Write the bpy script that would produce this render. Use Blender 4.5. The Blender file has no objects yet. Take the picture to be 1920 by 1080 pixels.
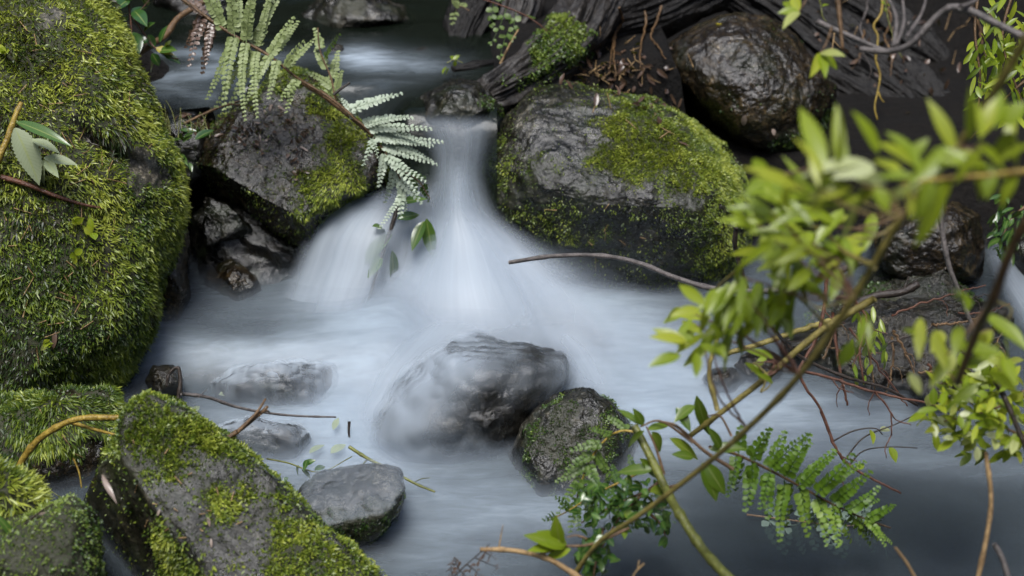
import bpy, bmesh, math, random
import numpy as np
from mathutils import Vector
from mathutils.bvhtree import BVHTree
random.seed(7); RNG = np.random.default_rng(11)
scene = bpy.context.scene
COL = scene.collection
R = math.radians

# ------------------------------------------------------------------ camera, sky, sun, exposure
CAM = np.array((0.0, 0.0, 1.7)); PITCH = R(27); FPX = 1920 * 50 / 36
cam = bpy.data.cameras.new('camera'); cam.lens = 50; cam.sensor_width = 36; cam.clip_start = 0.05; cam.clip_end = 500
camo = bpy.data.objects.new('camera', cam); COL.objects.link(camo)
camo.location = CAM; camo.rotation_euler = (math.pi / 2 - PITCH, 0, 0)
cam.dof.use_dof = True; cam.dof.focus_distance = 3.0; cam.dof.aperture_fstop = 2.8
scene.camera = camo

SUN_EL, SUN_AZ = R(70), R(195)          # azimuth clockwise from +Y
world = bpy.data.worlds.new('World'); scene.world = world; world.use_nodes = True
wn = world.node_tree.nodes; wl = world.node_tree.links
sky = wn.new('ShaderNodeTexSky'); sky.sky_type = 'NISHITA'; sky.sun_disc = False
sky.sun_elevation = SUN_EL; sky.sun_rotation = SUN_AZ; sky.air_density = 1.0; sky.dust_density = 2.5; sky.ozone_density = 1.0
wl.new(sky.outputs[0], wn['Background'].inputs[0]); wn['Background'].inputs[1].default_value = 0.11
sl = bpy.data.lights.new('sun', 'SUN'); sl.energy = 2.0; sl.angle = R(27); sl.color = (1.0, 0.995, 0.98)
slo = bpy.data.objects.new('sun', sl); COL.objects.link(slo)
sd = Vector((math.sin(SUN_AZ) * math.cos(SUN_EL), math.cos(SUN_AZ) * math.cos(SUN_EL), math.sin(SUN_EL)))
slo.rotation_euler = sd.to_track_quat('Z', 'Y').to_euler(); slo.location = sd * 20
scene.view_settings.view_transform = 'Standard'; scene.view_settings.look = 'None'
scene.view_settings.exposure = 1.08; scene.view_settings.gamma = 1
scene.cycles.max_bounces = 8; scene.cycles.transparent_max_bounces = 24
scene.cycles.diffuse_bounces = 3; scene.cycles.glossy_bounces = 3; scene.cycles.caustics_reflective = False; scene.cycles.caustics_refractive = False
scene.cycles.sample_clamp_indirect = 4

# ------------------------------------------------------------------ pixel <-> world
CP, SP = math.cos(PITCH), math.sin(PITCH)
FWD = np.array((0, CP, -SP)); UPV = np.array((0, SP, CP)); RGT = np.array((1.0, 0, 0))
def at(px, py, d):
    px = np.asarray(px, float)[..., None]; py = np.asarray(py, float)[..., None]; d = np.asarray(d, float)[..., None]
    return CAM + d * FWD + d * (px - 960) / FPX * RGT + d * (540 - py) / FPX * UPV
def atz(px, py, z):
    dr = FWD + (px - 960) / FPX * RGT + (540 - py) / FPX * UPV
    return CAM + dr * ((z - CAM[2]) / dr[2])
def proj(p):
    q = np.asarray(p) - CAM; d = q @ FWD
    return 960 + FPX * (q @ RGT) / d, 540 - FPX * (q @ UPV) / d, d

# ------------------------------------------------------------------ noise
_perm = RNG.permutation(4096).astype(np.int64)
def _h(i, j, k): return _perm[(_perm[(_perm[i & 4095] + j) & 4095] + k) & 4095]
_g = RNG.normal(size=(4096, 3)); _g /= np.linalg.norm(_g, axis=1)[:, None]
def pn(p):
    p = np.asarray(p, float); i = np.floor(p).astype(np.int64); f = p - i
    w = f * f * f * (f * (f * 6 - 15) + 10); out = np.zeros(len(p))
    for a in (0, 1):
        for b in (0, 1):
            for c in (0, 1):
                g = _g[_h(i[:, 0] + a, i[:, 1] + b, i[:, 2] + c)]
                v = (g * (f - (a, b, c))).sum(1)
                out += v * (w[:, 0] if a else 1 - w[:, 0]) * (w[:, 1] if b else 1 - w[:, 1]) * (w[:, 2] if c else 1 - w[:, 2])
    return out * 1.5
def fbm(p, o=4, gain=.5):
    s = np.zeros(len(p)); a = 1.0; q = np.asarray(p, float)
    for _ in range(o): s += a * pn(q); q = q * 2.03 + 17.7; a *= gain
    return s
def ridged(p, o=4, gain=.5):
    s = np.zeros(len(p)); a = 1.0; q = np.asarray(p, float)
    for _ in range(o): s += a * (1 - 2 * np.abs(pn(q))); q = q * 2.07 + 31.1; a *= gain
    return s
def sstep(a, b, x):
    t = np.clip((np.asarray(x, float) - a) / (b - a), 0, 1); return t * t * (3 - 2 * t)
def unit(v): v = np.asarray(v, float); return v / (np.linalg.norm(v, axis=-1, keepdims=True) + 1e-12)
def spline(pts, n):
    P = np.asarray(pts, float)
    if len(P) == 2: return P[0] + (P[1] - P[0]) * np.linspace(0, 1, n)[:, None]
    P = np.vstack((2 * P[0] - P[1], P, 2 * P[-1] - P[-2])); m = len(P) - 3
    u = np.linspace(0, m - 1e-6, n); k = u.astype(int); t = (u - k)[:, None]
    a, b, c, d = P[k], P[k + 1], P[k + 2], P[k + 3]
    return .5 * (2 * b + (c - a) * t + (2 * a - 5 * b + 4 * c - d) * t ** 2 + (3 * b - a - 3 * c + d) * t ** 3)
def inpoly(px, py, poly):
    q = np.asarray(poly, float); r = np.zeros(len(px), bool); j = len(q) - 1
    for i in range(len(q)):
        c = (q[i, 1] > py) != (q[j, 1] > py)
        x = (q[j, 0] - q[i, 0]) * (py - q[i, 1]) / (q[j, 1] - q[i, 1] + 1e-9) + q[i, 0]
        r ^= c & (px < x); j = i
    return r
def polydist(px, py, poly):
    """signed pixel distance to a polygon, positive inside"""
    q = np.asarray(poly, float); d = np.full(len(px), 1e9)
    for i in range(len(q)):
        a = q[i - 1]; b = q[i]; ab = b - a
        t = np.clip(((px - a[0]) * ab[0] + (py - a[1]) * ab[1]) / (ab @ ab + 1e-9), 0, 1)
        d = np.minimum(d, np.hypot(px - a[0] - t * ab[0], py - a[1] - t * ab[1]))
    return np.where(inpoly(px, py, poly), d, -d)

# ------------------------------------------------------------------ objects
ORG = {}
def mesh_np(name, v, faces, attrs=None, uv=None, smooth=True):
    v = np.ascontiguousarray(v, np.float32); faces = np.asarray(faces, np.int32); k = faces.shape[1]
    me = bpy.data.meshes.new(name); me.vertices.add(len(v)); me.vertices.foreach_set('co', v.ravel())
    me.loops.add(faces.size); me.loops.foreach_set('vertex_index', faces.ravel())
    me.polygons.add(len(faces)); me.polygons.foreach_set('loop_start', np.arange(0, faces.size, k, dtype=np.int32))
    me.polygons.foreach_set('use_smooth', np.full(len(faces), smooth))
    for an, av in (attrs or {}).items():
        me.attributes.new(an, 'FLOAT', 'POINT').data.foreach_set('value', np.ascontiguousarray(av, np.float32))
    if uv is not None:
        me.uv_layers.new(name='UVMap').data.foreach_set('uv', np.ascontiguousarray(uv[faces.ravel()], np.float32).ravel())
    me.update(calc_edges=True); return me
def tag(o, label=None, cat=None, group=None, kind=None):
    for k, v in (('label', label), ('category', cat), ('group', group), ('kind', kind)):
        if v: o[k] = v
    return o
def thing(name, loc, label=None, cat=None, group=None):
    o = bpy.data.objects.new(name, None); COL.objects.link(o); o.location = [float(c) for c in loc]; o.empty_display_size = .05
    ORG[o.name] = np.asarray(loc, float); return tag(o, label, cat, group)
def link(name, v, faces, mat, parent=None, attrs=None, uv=None, smooth=True):
    v = np.asarray(v, float)
    if parent is None: org = np.array((*(v.min(0) + v.max(0))[:2] / 2, v[:, 2].min()))
    else: org = ORG[parent.name]
    o = bpy.data.objects.new(name, mesh_np(name, v - org, faces, attrs, uv, smooth)); COL.objects.link(o)
    o.data.materials.append(mat)
    if parent is None: o.location = org
    else: o.parent = parent
    ORG[o.name] = org; return o

class MB:
    """collects quads into one mesh"""
    def __init__(s): s.v = []; s.f = []; s.t = []; s.u = []; s.n = 0
    def add(s, v, f, t, u=None):
        v = np.asarray(v, float); s.v.append(v); s.f.append(np.asarray(f, int) + s.n); s.n += len(v)
        s.t.append(np.broadcast_to(np.asarray(t, float), (len(v),)).copy()); s.u.append(np.zeros((len(v), 2)) if u is None else u)
    def build(s, name, mat, parent=None):
        return link(name, np.vstack(s.v), np.vstack(s.f), mat, parent, {'tint': np.concatenate(s.t)}, np.vstack(s.u))
    def tube(s, pts, rad, sides=7, seg=None, tint=.5, rough=0, nodes=0):
        P = np.asarray(pts, float); n = seg or max(6, 5 * len(P)); C = spline(P, n)
        rr = np.interp(np.linspace(0, 1, n), np.linspace(0, 1, len(np.atleast_1d(rad))), np.atleast_1d(rad))
        if nodes:
            w = np.linspace(0, nodes, n) % 1; rr = rr * (1 + .3 * np.exp(-((w - .5) / .07) ** 2))
        if rough: C = C + RNG.normal(size=C.shape) * rough
        T = unit(np.gradient(C, axis=0)); ref = np.array((.31, .2, .93)) if abs(T[0, 2]) < .8 else np.array((.9, .3, .1))
        A = unit(np.cross(T, ref)); B = np.cross(T, A); th = np.linspace(0, 2 * math.pi, sides, endpoint=False)
        ring = A[:, None] * np.cos(th)[None, :, None] + B[:, None] * np.sin(th)[None, :, None]
        V = (C[:, None] + ring * rr[:, None, None]).reshape(-1, 3)
        i = np.arange(n - 1)[:, None] * sides; j = np.arange(sides)[None]; j2 = (j + 1) % sides
        F = np.stack((i + j, i + j2, i + sides + j2, i + sides + j), -1).reshape(-1, 4)
        caps = []
        for e in (0, n - 1):
            b = e * sides
            for q in range(1, sides - 2, 2): caps.append((b, b + q, b + q + 1, b + min(q + 2, sides - 1)))
        F = np.vstack((F, np.array(caps)))
        uv = np.stack((np.repeat(np.linspace(0, 1, n), sides), np.tile(np.linspace(0, 1, sides), n)), 1)
        s.add(V, F, tint, uv); return C
    def leaf(s, p, d, nrm, L, W, bend=.2, fold=.25, rows=8, tint=.5, wide=.4, twist=0, wavy=0, tooth=0, ex=.8):
        d = unit(d); side = unit(np.cross(d, nrm)); nn = np.cross(side, d); t = np.linspace(0, 1, rows)
        a = wide / (1 - wide); prof = (t ** a * (1 - t)) ** ex; prof = prof / prof.max(); prof[0] = .08; prof[-1] = .02
        if tooth: prof = prof * (1 + tooth * (np.arange(rows) % 2 * 2 - 1))
        if twist:
            cs, sn = np.cos(twist * t), np.sin(twist * t); sd_ = side * cs[:, None] + nn * sn[:, None]; nd = -side * sn[:, None] + nn * cs[:, None]
        else: sd_ = np.repeat(side[None], rows, 0); nd = np.repeat(nn[None], rows, 0)
        mid = p + d * (L * t * (1 - .25 * abs(bend) * t))[:, None] - nn * (bend * L * t ** 2)[:, None]
        hw = (prof * W / 2)[:, None]; wv = (wavy * W * np.sin(t * 19 + RNG.random() * 6))[:, None]
        V = np.stack((mid - sd_ * hw + nd * (hw * fold + wv), mid, mid + sd_ * hw + nd * (hw * fold - wv)), 1).reshape(-1, 3)
        F = []
        for r in range(rows - 1):
            for c in (0, 1): F.append((3 * r + c, 3 * r + c + 1, 3 * r + c + 4, 3 * r + c + 3))
        uv = np.stack((np.tile((0, .5, 1), rows), np.repeat(t, 3)), 1)
        s.add(V, F, tint, uv)

# ------------------------------------------------------------------ materials
def mat(name):
    m = bpy.data.materials.new(name); m.use_nodes = True; nt = m.node_tree
    return m, nt.nodes, nt.links, nt.nodes['Principled BSDF']
def N(ns, t, **kw):
    n = ns.new(t)
    for k, v in kw.items():
        if k in n.inputs.keys(): n.inputs[k].default_value = v
        else: setattr(n, k, v)
    return n
def noise(ns, ls, co, scale, detail=6, rough=.6, dist=0):
    n = N(ns, 'ShaderNodeTexNoise'); n.inputs['Scale'].default_value = scale; n.inputs['Detail'].default_value = detail
    n.inputs['Roughness'].default_value = rough; n.inputs['Distortion'].default_value = dist
    ls.new(co, n.inputs['Vector']); return n.outputs['Fac']
def ramp(ns, ls, fac, stops):
    r = ns.new('ShaderNodeValToRGB'); e = r.color_ramp.elements
    while len(e) < len(stops): e.new(.5)
    for el, (p, c) in zip(e, stops): el.position = p; el.color = (*c, 1) if len(c) == 3 else c
    ls.new(fac, r.inputs[0]); return r.outputs[0]
def mix(ns, ls, f, a, b, blend='MIX'):
    m = ns.new('ShaderNodeMix'); m.data_type = 'RGBA'; m.blend_type = blend
    for s, v in ((0, f), (6, a), (7, b)):
        if hasattr(v, 'is_linked'): ls.new(v, m.inputs[s])
        else: m.inputs[s].default_value = v if s == 0 else (*v, 1)
    return m.outputs[2]
def maprange(ns, ls, v, a, b, c=0, d=1):
    m = ns.new('ShaderNodeMapRange'); ls.new(v, m.inputs[0])
    for i, x in enumerate((a, b, c, d)): m.inputs[i + 1].default_value = x
    return m.outputs[0]
def attr(ns, name):
    a = ns.new('ShaderNodeAttribute'); a.attribute_name = name; return a.outputs['Fac']
def math_(ns, ls, op, a, b):
    m = ns.new('ShaderNodeMath'); m.operation = op
    for i, v in enumerate((a, b)):
        if hasattr(v, 'is_linked'): ls.new(v, m.inputs[i])
        else: m.inputs[i].default_value = v
    return m.outputs[0]

def rock_mat(name, dark, mid, light, rough=(.22, .6), bump=1.0, film=.5):
    m, ns, ls, b = mat(name); co = ns.new('ShaderNodeTexCoord').outputs['Object']
    n1 = noise(ns, ls, co, 5, 9, .65, .4); n2 = noise(ns, ls, co, 38, 6, .7); n3 = noise(ns, ls, co, 170, 3, .6)
    base = ramp(ns, ls, n1, ((.3, dark), (.52, mid), (.72, light)))
    sp = ramp(ns, ls, n2, ((.36, (.16, .15, .12)), (.5, (.85, .85, .85)), (.64, (3.2, 3.1, 2.9))))
    c = mix(ns, ls, .85, base, sp, 'MULTIPLY')
    sp3 = ramp(ns, ls, n3, ((.36, (.35, .34, .32)), (.52, (1, 1, 1)), (.68, (2.6, 2.6, 2.5)))); c = mix(ns, ls, .8, c, sp3, 'MULTIPLY')
    st = noise(ns, ls, co, 3.2, 7, .7, 1.0); c = mix(ns, ls, maprange(ns, ls, st, .46, .6, 0, .8), c, (.25, .24, .18), 'MULTIPLY')
    # thin dark-green algae film in patches and the humus under the moss
    al = noise(ns, ls, co, 9, 8, .7, .8); am = maprange(ns, ls, al, .5, .66, 0, film)
    c = mix(ns, ls, am, c, (.018, .026, .010))
    mo = attr(ns, 'moss'); c = mix(ns, ls, mo, c, (.022, .024, .007))
    ls.new(c, b.inputs['Base Color'])
    rn = noise(ns, ls, co, 6, 8, .7, .5); rr = maprange(ns, ls, rn, .42, .60, rough[0], rough[1])
    rm = ns.new('ShaderNodeMix'); ls.new(mo, rm.inputs[0]); ls.new(rr, rm.inputs[2]); rm.inputs[3].default_value = .85
    ls.new(rm.outputs[0], b.inputs['Roughness'])
    b.inputs['Specular IOR Level'].default_value = .62
    n4 = noise(ns, ls, co, 85, 5, .75, .5)
    h = math_(ns, ls, 'ADD', math_(ns, ls, 'MULTIPLY', n2, 1.0), math_(ns, ls, 'MULTIPLY', n3, .08))
    h = math_(ns, ls, 'ADD', h, math_(ns, ls, 'MULTIPLY', n4, .42))
    h = math_(ns, ls, 'ADD', h, math_(ns, ls, 'MULTIPLY', noise(ns, ls, co, 16, 4, .6), .45))
    # mineral flecks
    fl = noise(ns, ls, co, 260, 2, .5)
    bp = ns.new('ShaderNodeBump'); bp.inputs['Strength'].default_value = .8; bp.inputs['Distance'].default_value = .006 * bump
    ls.new(h, bp.inputs['Height']); ls.new(bp.outputs[0], b.inputs['Normal'])
    return m
M = {}
M['rock_grey'] = rock_mat('wet_grey_granite', (.003, .003, .002), (.0135, .0125, .009), (.064, .061, .052), rough=(.08, .40))
M['rock_brown'] = rock_mat('wet_brown_rock', (.0035, .0025, .0014), (.017, .012, .006), (.055, .040, .020), rough=(.07, .34), film=.35)
M['rock_dark'] = rock_mat('dark_wet_rock', (.002, .002, .002), (.008, .0075, .006), (.026, .024, .02), rough=(.14, .42))
M['rock_glossy'] = rock_mat('streaming_wet_rock', (.003, .0025, .0016), (.011, .009, .005), (.03, .025, .016), rough=(.05, .16), bump=1.7)
M['rock_pale'] = rock_mat('pale_bare_granite', (.02, .018, .014), (.075, .068, .055), (.3, .28, .24), rough=(.35, .75), film=.4)

def leafy(name, stops, rough=.4, trans=.35, spec=.5, veins=True, blotch=None, tc=None):
    """stops: colour ramp driven by the per-blade tint"""
    m, ns, ls, b = mat(name); t = attr(ns, 'tint')
    c = ramp(ns, ls, t, stops)
    if veins:
        u = ns.new('ShaderNodeUVMap'); sx = ns.new('ShaderNodeSeparateXYZ'); ls.new(u.outputs[0], sx.inputs[0])
        d = math_(ns, ls, 'ABSOLUTE', math_(ns, ls, 'SUBTRACT', sx.outputs[0], .5), 0)
        k = maprange(ns, ls, d, .015, .07, .55, 0); c = mix(ns, ls, k, c, (.30, .34, .10))
        w = math_(ns, ls, 'SINE', math_(ns, ls, 'MULTIPLY', math_(ns, ls, 'SUBTRACT', sx.outputs[1], math_(ns, ls, 'MULTIPLY', d, .35)), 95), 0)
        kk = maprange(ns, ls, w, .2, 1, 0, .22); c = mix(ns, ls, kk, c, (.55, .6, .4), 'MULTIPLY')
    if blotch:
        co = ns.new('ShaderNodeTexCoord').outputs['Object']; nb = noise(ns, ls, co, blotch[0], 3, .6)
        c = mix(ns, ls, maprange(ns, ls, nb, blotch[1], blotch[1] + .04, 0, 1), c, blotch[2])
    ls.new(c, b.inputs['Base Color']); b.inputs['Roughness'].default_value = rough; b.inputs['Specular IOR Level'].default_value = spec
    if trans:
        tr = ns.new('ShaderNodeBsdfTranslucent'); ls.new(mix(ns, ls, .5, c, tc or (.30, .34, .03)), tr.inputs[0])
        ms = ns.new('ShaderNodeMixShader'); ms.inputs[0].default_value = trans
        ls.new(b.outputs[0], ms.inputs[1]); ls.new(tr.outputs[0], ms.inputs[2]); ls.new(ms.outputs[0], ns['Material Output'].inputs[0])
    return m
MOSS = ((0, (.03, .018, .007)), (.14, (.010, .024, .005)), (.42, (.045, .085, .010)), (.74, (.155, .205, .020)), (1, (.36, .40, .06)))
M['moss_yellow'] = leafy('yellow_green_moss', MOSS, .42, .25, .5, veins=False)
M['moss_green'] = leafy('deep_green_moss', ((0, (.03, .022, .008)), (.2, (.008, .022, .005)), (.55, (.035, .085, .010)), (1, (.20, .26, .045))), .38, .25, .5, veins=False)
M['leaf_bright'] = leafy('bright_green_leaf', ((0, (.06, .13, .012)), (.5, (.24, .32, .016)), (.85, (.40, .44, .04)), (1, (.58, .62, .40))), .32, .45)
M['leaf_mid'] = leafy('mid_green_leaf', ((0, (.04, .10, .010)), (.6, (.13, .20, .016)), (1, (.26, .32, .04))), .28, .4)
M['leaf_dark'] = leafy('dark_glossy_leaf', ((0, (.012, .04, .010)), (.6, (.03, .085, .016)), (1, (.07, .14, .025))), .22, .25, .6)
M['leaf_pale'] = leafy('pale_leaf_underside', ((0, (.16, .2, .10)), (1, (.38, .43, .28))), .5, .25, .35, blotch=(95, .67, (.06, .03, .015)))
M['leaf_yellow'] = leafy('yellowing_leaf', ((0, (.3, .28, .02)), (1, (.45, .36, .03))), .35, .4)
M['leaf_dead'] = leafy('dead_leaf', ((0, (.03, .018, .012)), (.5, (.10, .06, .04)), (1, (.28, .22, .18))), .3, .15, .6, veins=False)
M['fern_pale'] = leafy('pale_fern', ((0, (.12, .16, .05)), (.6, (.27, .33, .13)), (1, (.50, .56, .34))), .5, .35, .35, veins=False, tc=(.32, .38, .16))
M['fern_white'] = leafy('whitish_fern_underside', ((0, (.24, .30, .20)), (1, (.50, .57, .45))), .45, .3, .4, veins=False, tc=(.4, .46, .32))
M['fern_fresh'] = leafy('fresh_green_fern', ((0, (.05, .12, .012)), (.6, (.12, .22, .02)), (1, (.24, .34, .06))), .4, .4, .4, veins=False)
M['fern_drowned'] = leafy('drowned_fern', ((0, (.05, .08, .06)), (1, (.14, .19, .15))), .7, .1, .2, veins=False)
M['fern_green'] = leafy('green_fern', ((0, (.03, .075, .012)), (.6, (.07, .13, .02)), (1, (.16, .22, .06))), .4, .35, .4, veins=False)

def wood(name, a, b_, rough=.5, scale=30, bump=.5, stretch=(1, 1, 1), spec=.4):
    m, ns, ls, b = mat(name); co = ns.new('ShaderNodeTexCoord').outputs['Object']
    mp = ns.new('ShaderNodeMapping'); mp.inputs['Scale'].default_value = stretch; ls.new(co, mp.inputs[0])
    n1 = noise(ns, ls, mp.outputs[0], scale, 7, .65, .4); n2 = noise(ns, ls, mp.outputs[0], scale * 5, 4, .6)
    c = ramp(ns, ls, n1, ((.32, a), (.68, b_))); c = mix(ns, ls, .6, c, ramp(ns, ls, n2, ((.35, (.45, .45, .45)), (.65, (1.5, 1.5, 1.5)))), 'MULTIPLY')
    ls.new(c, b.inputs['Base Color']); b.inputs['Roughness'].default_value = rough; b.inputs['Specular IOR Level'].default_value = spec
    bp = ns.new('ShaderNodeBump'); bp.inputs['Strength'].default_value = bump; bp.inputs['Distance'].default_value = .008
    ls.new(math_(ns, ls, 'ADD', n1, math_(ns, ls, 'MULTIPLY', n2, .5)), bp.inputs['Height']); ls.new(bp.outputs[0], b.inputs['Normal'])
    return m
M['bark_olive'] = wood('olive_bark', (.09, .075, .018), (.26, .215, .06), .45, 60)
M['bark_brown'] = wood('brown_bark', (.05, .028, .012), (.17, .10, .045), .4, 60)
M['bark_red'] = wood('red_brown_twig', (.045, .016, .009), (.14, .06, .035), .3, 70)
M['bark_grey'] = wood('grey_twig', (.05, .045, .042), (.17, .15, .14), .4, 70)
M['bark_dark'] = wood('dark_wet_twig', (.012, .009, .007), (.05, .038, .03), .28, 60)
M['bark_yellow'] = wood('yellow_cane', (.14, .09, .014), (.36, .26, .05), .35, 40)
M['straw'] = wood('dry_straw', (.12, .07, .028), (.36, .24, .11), .5, 60)
M['stem_green'] = wood('green_cane', (.06, .065, .012), (.16, .17, .035), .22, 40, spec=.6)
M['log_dark'] = wood('dark_rotten_log', (.0012, .001, .0008), (.007, .0055, .0042), .5, 26, 1.0, (1, 1, 1), .3)
M['log_grey'] = wood('weathered_grey_wood', (.005, .0042, .0034), (.036, .031, .026), .5, 12, 1.0)

def soil_mat():
    m, ns, ls, b = mat('dark_forest_soil'); co = ns.new('ShaderNodeTexCoord').outputs['Object']
    n1 = noise(ns, ls, co, 3, 9, .7); n2 = noise(ns, ls, co, 40, 6, .7)
    c = ramp(ns, ls, n1, ((.3, (.0015, .0012, .001)), (.6, (.006, .0045, .003)), (.8, (.005, .008, .0025))))
    ls.new(mix(ns, ls, .7, c, ramp(ns, ls, n2, ((.35, (.4, .4, .4)), (.65, (1.7, 1.6, 1.4)))), 'MULTIPLY'), b.inputs['Base Color'])
    b.inputs['Roughness'].default_value = .75; b.inputs['Specular IOR Level'].default_value = .25
    bp = ns.new('ShaderNodeBump'); bp.inputs['Distance'].default_value = .03; ls.new(n2, bp.inputs['Height']); ls.new(bp.outputs[0], b.inputs['Normal'])
    return m
M['soil'] = soil_mat()

def pool_mat(name, dark, white, rough=.3):
    m, ns, ls, b = mat(name); co = ns.new('ShaderNodeTexCoord').outputs['Object']
    mp = ns.new('ShaderNodeMapping'); mp.inputs['Scale'].default_value = (1, 2.6, 1); mp.inputs['Rotation'].default_value = (0, 0, R(-12)); ls.new(co, mp.inputs[0])
    n = noise(ns, ls, mp.outputs[0], 5, 4, .55, .6); f = attr(ns, 'foam')
    f = math_(ns, ls, 'MULTIPLY', f, maprange(ns, ls, n, .3, .7, .62, 1.3))
    mp3 = ns.new('ShaderNodeMapping'); mp3.inputs['Scale'].default_value = (1, 4.5, 1); mp3.inputs['Rotation'].default_value = (0, 0, R(-20)); ls.new(co, mp3.inputs[0])
    f = math_(ns, ls, 'MULTIPLY', f, maprange(ns, ls, noise(ns, ls, mp3.outputs[0], 11, 5, .6, 1.2), .3, .7, .72, 1.22))
    f = maprange(ns, ls, f, 0, 1)
    ls.new(mix(ns, ls, f, dark, white), b.inputs['Base Color'])
    ls.new(maprange(ns, ls, f, 0, 1, rough, .75), b.inputs['Roughness']); b.inputs['IOR'].default_value = 1.33
    tp = ns.new('ShaderNodeBsdfTransparent'); tp.inputs[0].default_value = (.55, .62, .55, 1); ms = ns.new('ShaderNodeMixShader'); ls.new(maprange(ns, ls, f, 0, .45, .45, 1), ms.inputs[0])
    ls.new(tp.outputs[0], ms.inputs[1]); ls.new(b.outputs[0], ms.inputs[2]); ls.new(ms.outputs[0], ns['Material Output'].inputs[0])
    bp = ns.new('ShaderNodeBump'); bp.inputs['Strength'].default_value = .25; bp.inputs['Distance'].default_value = .02
    ls.new(noise(ns, ls, mp.outputs[0], 9, 3, .5, .5), bp.inputs['Height']); ls.new(bp.outputs[0], b.inputs['Normal'])
    return m
M['pool'] = pool_mat('milky_pool_water', (.014, .024, .028), (.42, .50, .555), .28)
M['upper_water'] = pool_mat('dark_stream_water', (.007, .011, .006), (.38, .45, .52), .15)
def veil_mat(name, col=(.49, .56, .63), su=30, sv=1.4, lo=.935):
    m, ns, ls, b = mat(name); ns.remove(b)
    u = ns.new('ShaderNodeUVMap').outputs[0]; mp = ns.new('ShaderNodeMapping'); mp.inputs['Scale'].default_value = (su, sv, 1); ls.new(u, mp.inputs[0])
    n = noise(ns, ls, mp.outputs[0], 1, 5, .55, .2); s = maprange(ns, ls, n, .32, .68, lo, 2 - lo)
    mp2 = ns.new('ShaderNodeMapping'); mp2.inputs['Scale'].default_value = (su * .14, sv * 1.6, 1); ls.new(u, mp2.inputs[0])
    s2 = maprange(ns, ls, noise(ns, ls, mp2.outputs[0], 1, 3, .5), .3, .7, .88, 1.10)
    a = math_(ns, ls, 'MULTIPLY', math_(ns, ls, 'MULTIPLY', attr(ns, 'foam'), s), s2); a = maprange(ns, ls, a, 0, 1)
    df = ns.new('ShaderNodeBsdfDiffuse'); df.inputs[0].default_value = (*col, 1)
    tl = ns.new('ShaderNodeBsdfTranslucent'); tl.inputs[0].default_value = (*col, 1)
    m1 = ns.new('ShaderNodeMixShader'); m1.inputs[0].default_value = .4; ls.new(df.outputs[0], m1.inputs[1]); ls.new(tl.outputs[0], m1.inputs[2])
    gl = ns.new('ShaderNodeBsdfGlossy'); gl.inputs['Roughness'].default_value = .4; m2 = ns.new('ShaderNodeMixShader'); m2.inputs[0].default_value = .03
    ls.new(m1.outputs[0], m2.inputs[1]); ls.new(gl.outputs[0], m2.inputs[2])
    tp = ns.new('ShaderNodeBsdfTransparent'); m3 = ns.new('ShaderNodeMixShader'); ls.new(a, m3.inputs[0])
    ls.new(tp.outputs[0], m3.inputs[1]); ls.new(m2.outputs[0], m3.inputs[2]); ls.new(m3.outputs[0], ns['Material Output'].inputs[0])
    return m
M['veil'] = veil_mat('falling_water_veil')
M['mist'] = veil_mat('pool_spray', su=5, sv=5, lo=.75)

# ------------------------------------------------------------------ terrain
def gy(y, xs, ys): return np.interp(y, xs, ys)
def terrain_h(x, y):
    xc = gy(y, (-10, 2, 3.2, 3.7, 4.5, 6, 9, 40), (.6, .5, .2, -.1, -.45, -.7, -1.5, -4))
    w = gy(y, (-10, 2, 3.3, 3.7, 4.5, 6, 9, 40), (1.7, 1.7, 1.5, .62, .62, .7, .6, .5))
    bed = gy(y, (-40, -12, -4, 3.35, 3.75, 5.6, 6.6, 9, 14, 40), (16, 6, -.3, -.3, .22, .25, .8, 4.2, 9, 26))  # far ends raised into unseen banks, shaped to block low sky light
    wr = gy(y, (-10, 2, 3.3, 3.7, 5.0, 5.5, 6.5, 9, 40), (1.7, 1.7, 1.5, 1.9, 1.9, 1.5, .8, .6, .5))
    d = np.maximum(0, np.where(x > xc, x - xc - wr, xc - x - w))
    h = bed + 1.25 * d - .25 * np.minimum(d, .5) + np.where(d > 4, -(d - 4) * .55, 0)
    P = np.stack((x, y, np.zeros_like(x)), -1).reshape(-1, 3)
    h = np.maximum(h, .47 - 1.5 * sstep(.24, .5, np.abs(x - .2)) - 2 * sstep(3.8, 3.55, y) - 2 * sstep(4.6, 6, y))
    nz = (fbm(P * 1.7, 4) * .10 + fbm(P * 7, 4) * .035).reshape(x.shape)
    return h + nz * np.clip(.4 + d * 2, .4, 1.6)
u = np.linspace(-1, 1, 300); sx_ = 42 * (.07 * u + .93 * np.sign(u) * np.abs(u) ** 3.2)
X, Y = np.meshgrid(sx_, sx_ + 3.6); Zt = terrain_h(X, Y); n_ = len(u)
ii = (np.arange(n_ - 1)[:, None] * n_ + np.arange(n_ - 1)[None]).ravel(); GF = np.stack((ii, ii + 1, ii + n_ + 1, ii + n_), 1)
tag(link('ground', np.stack((X, Y, Zt), -1).reshape(-1, 3), GF, M['soil']), kind='structure')

BVH = []
_tv = np.stack((X, Y, Zt), -1).reshape(-1, 3); _tc = _tv[GF[:, 0]]; _tf = GF[(np.abs(_tc[:, 0]) < 3) & (_tc[:, 1] > 1) & (_tc[:, 1] < 7)]
BVH.append((BVHTree.FromPolygons([Vector(v) for v in _tv], _tf.tolist()), None))
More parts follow.
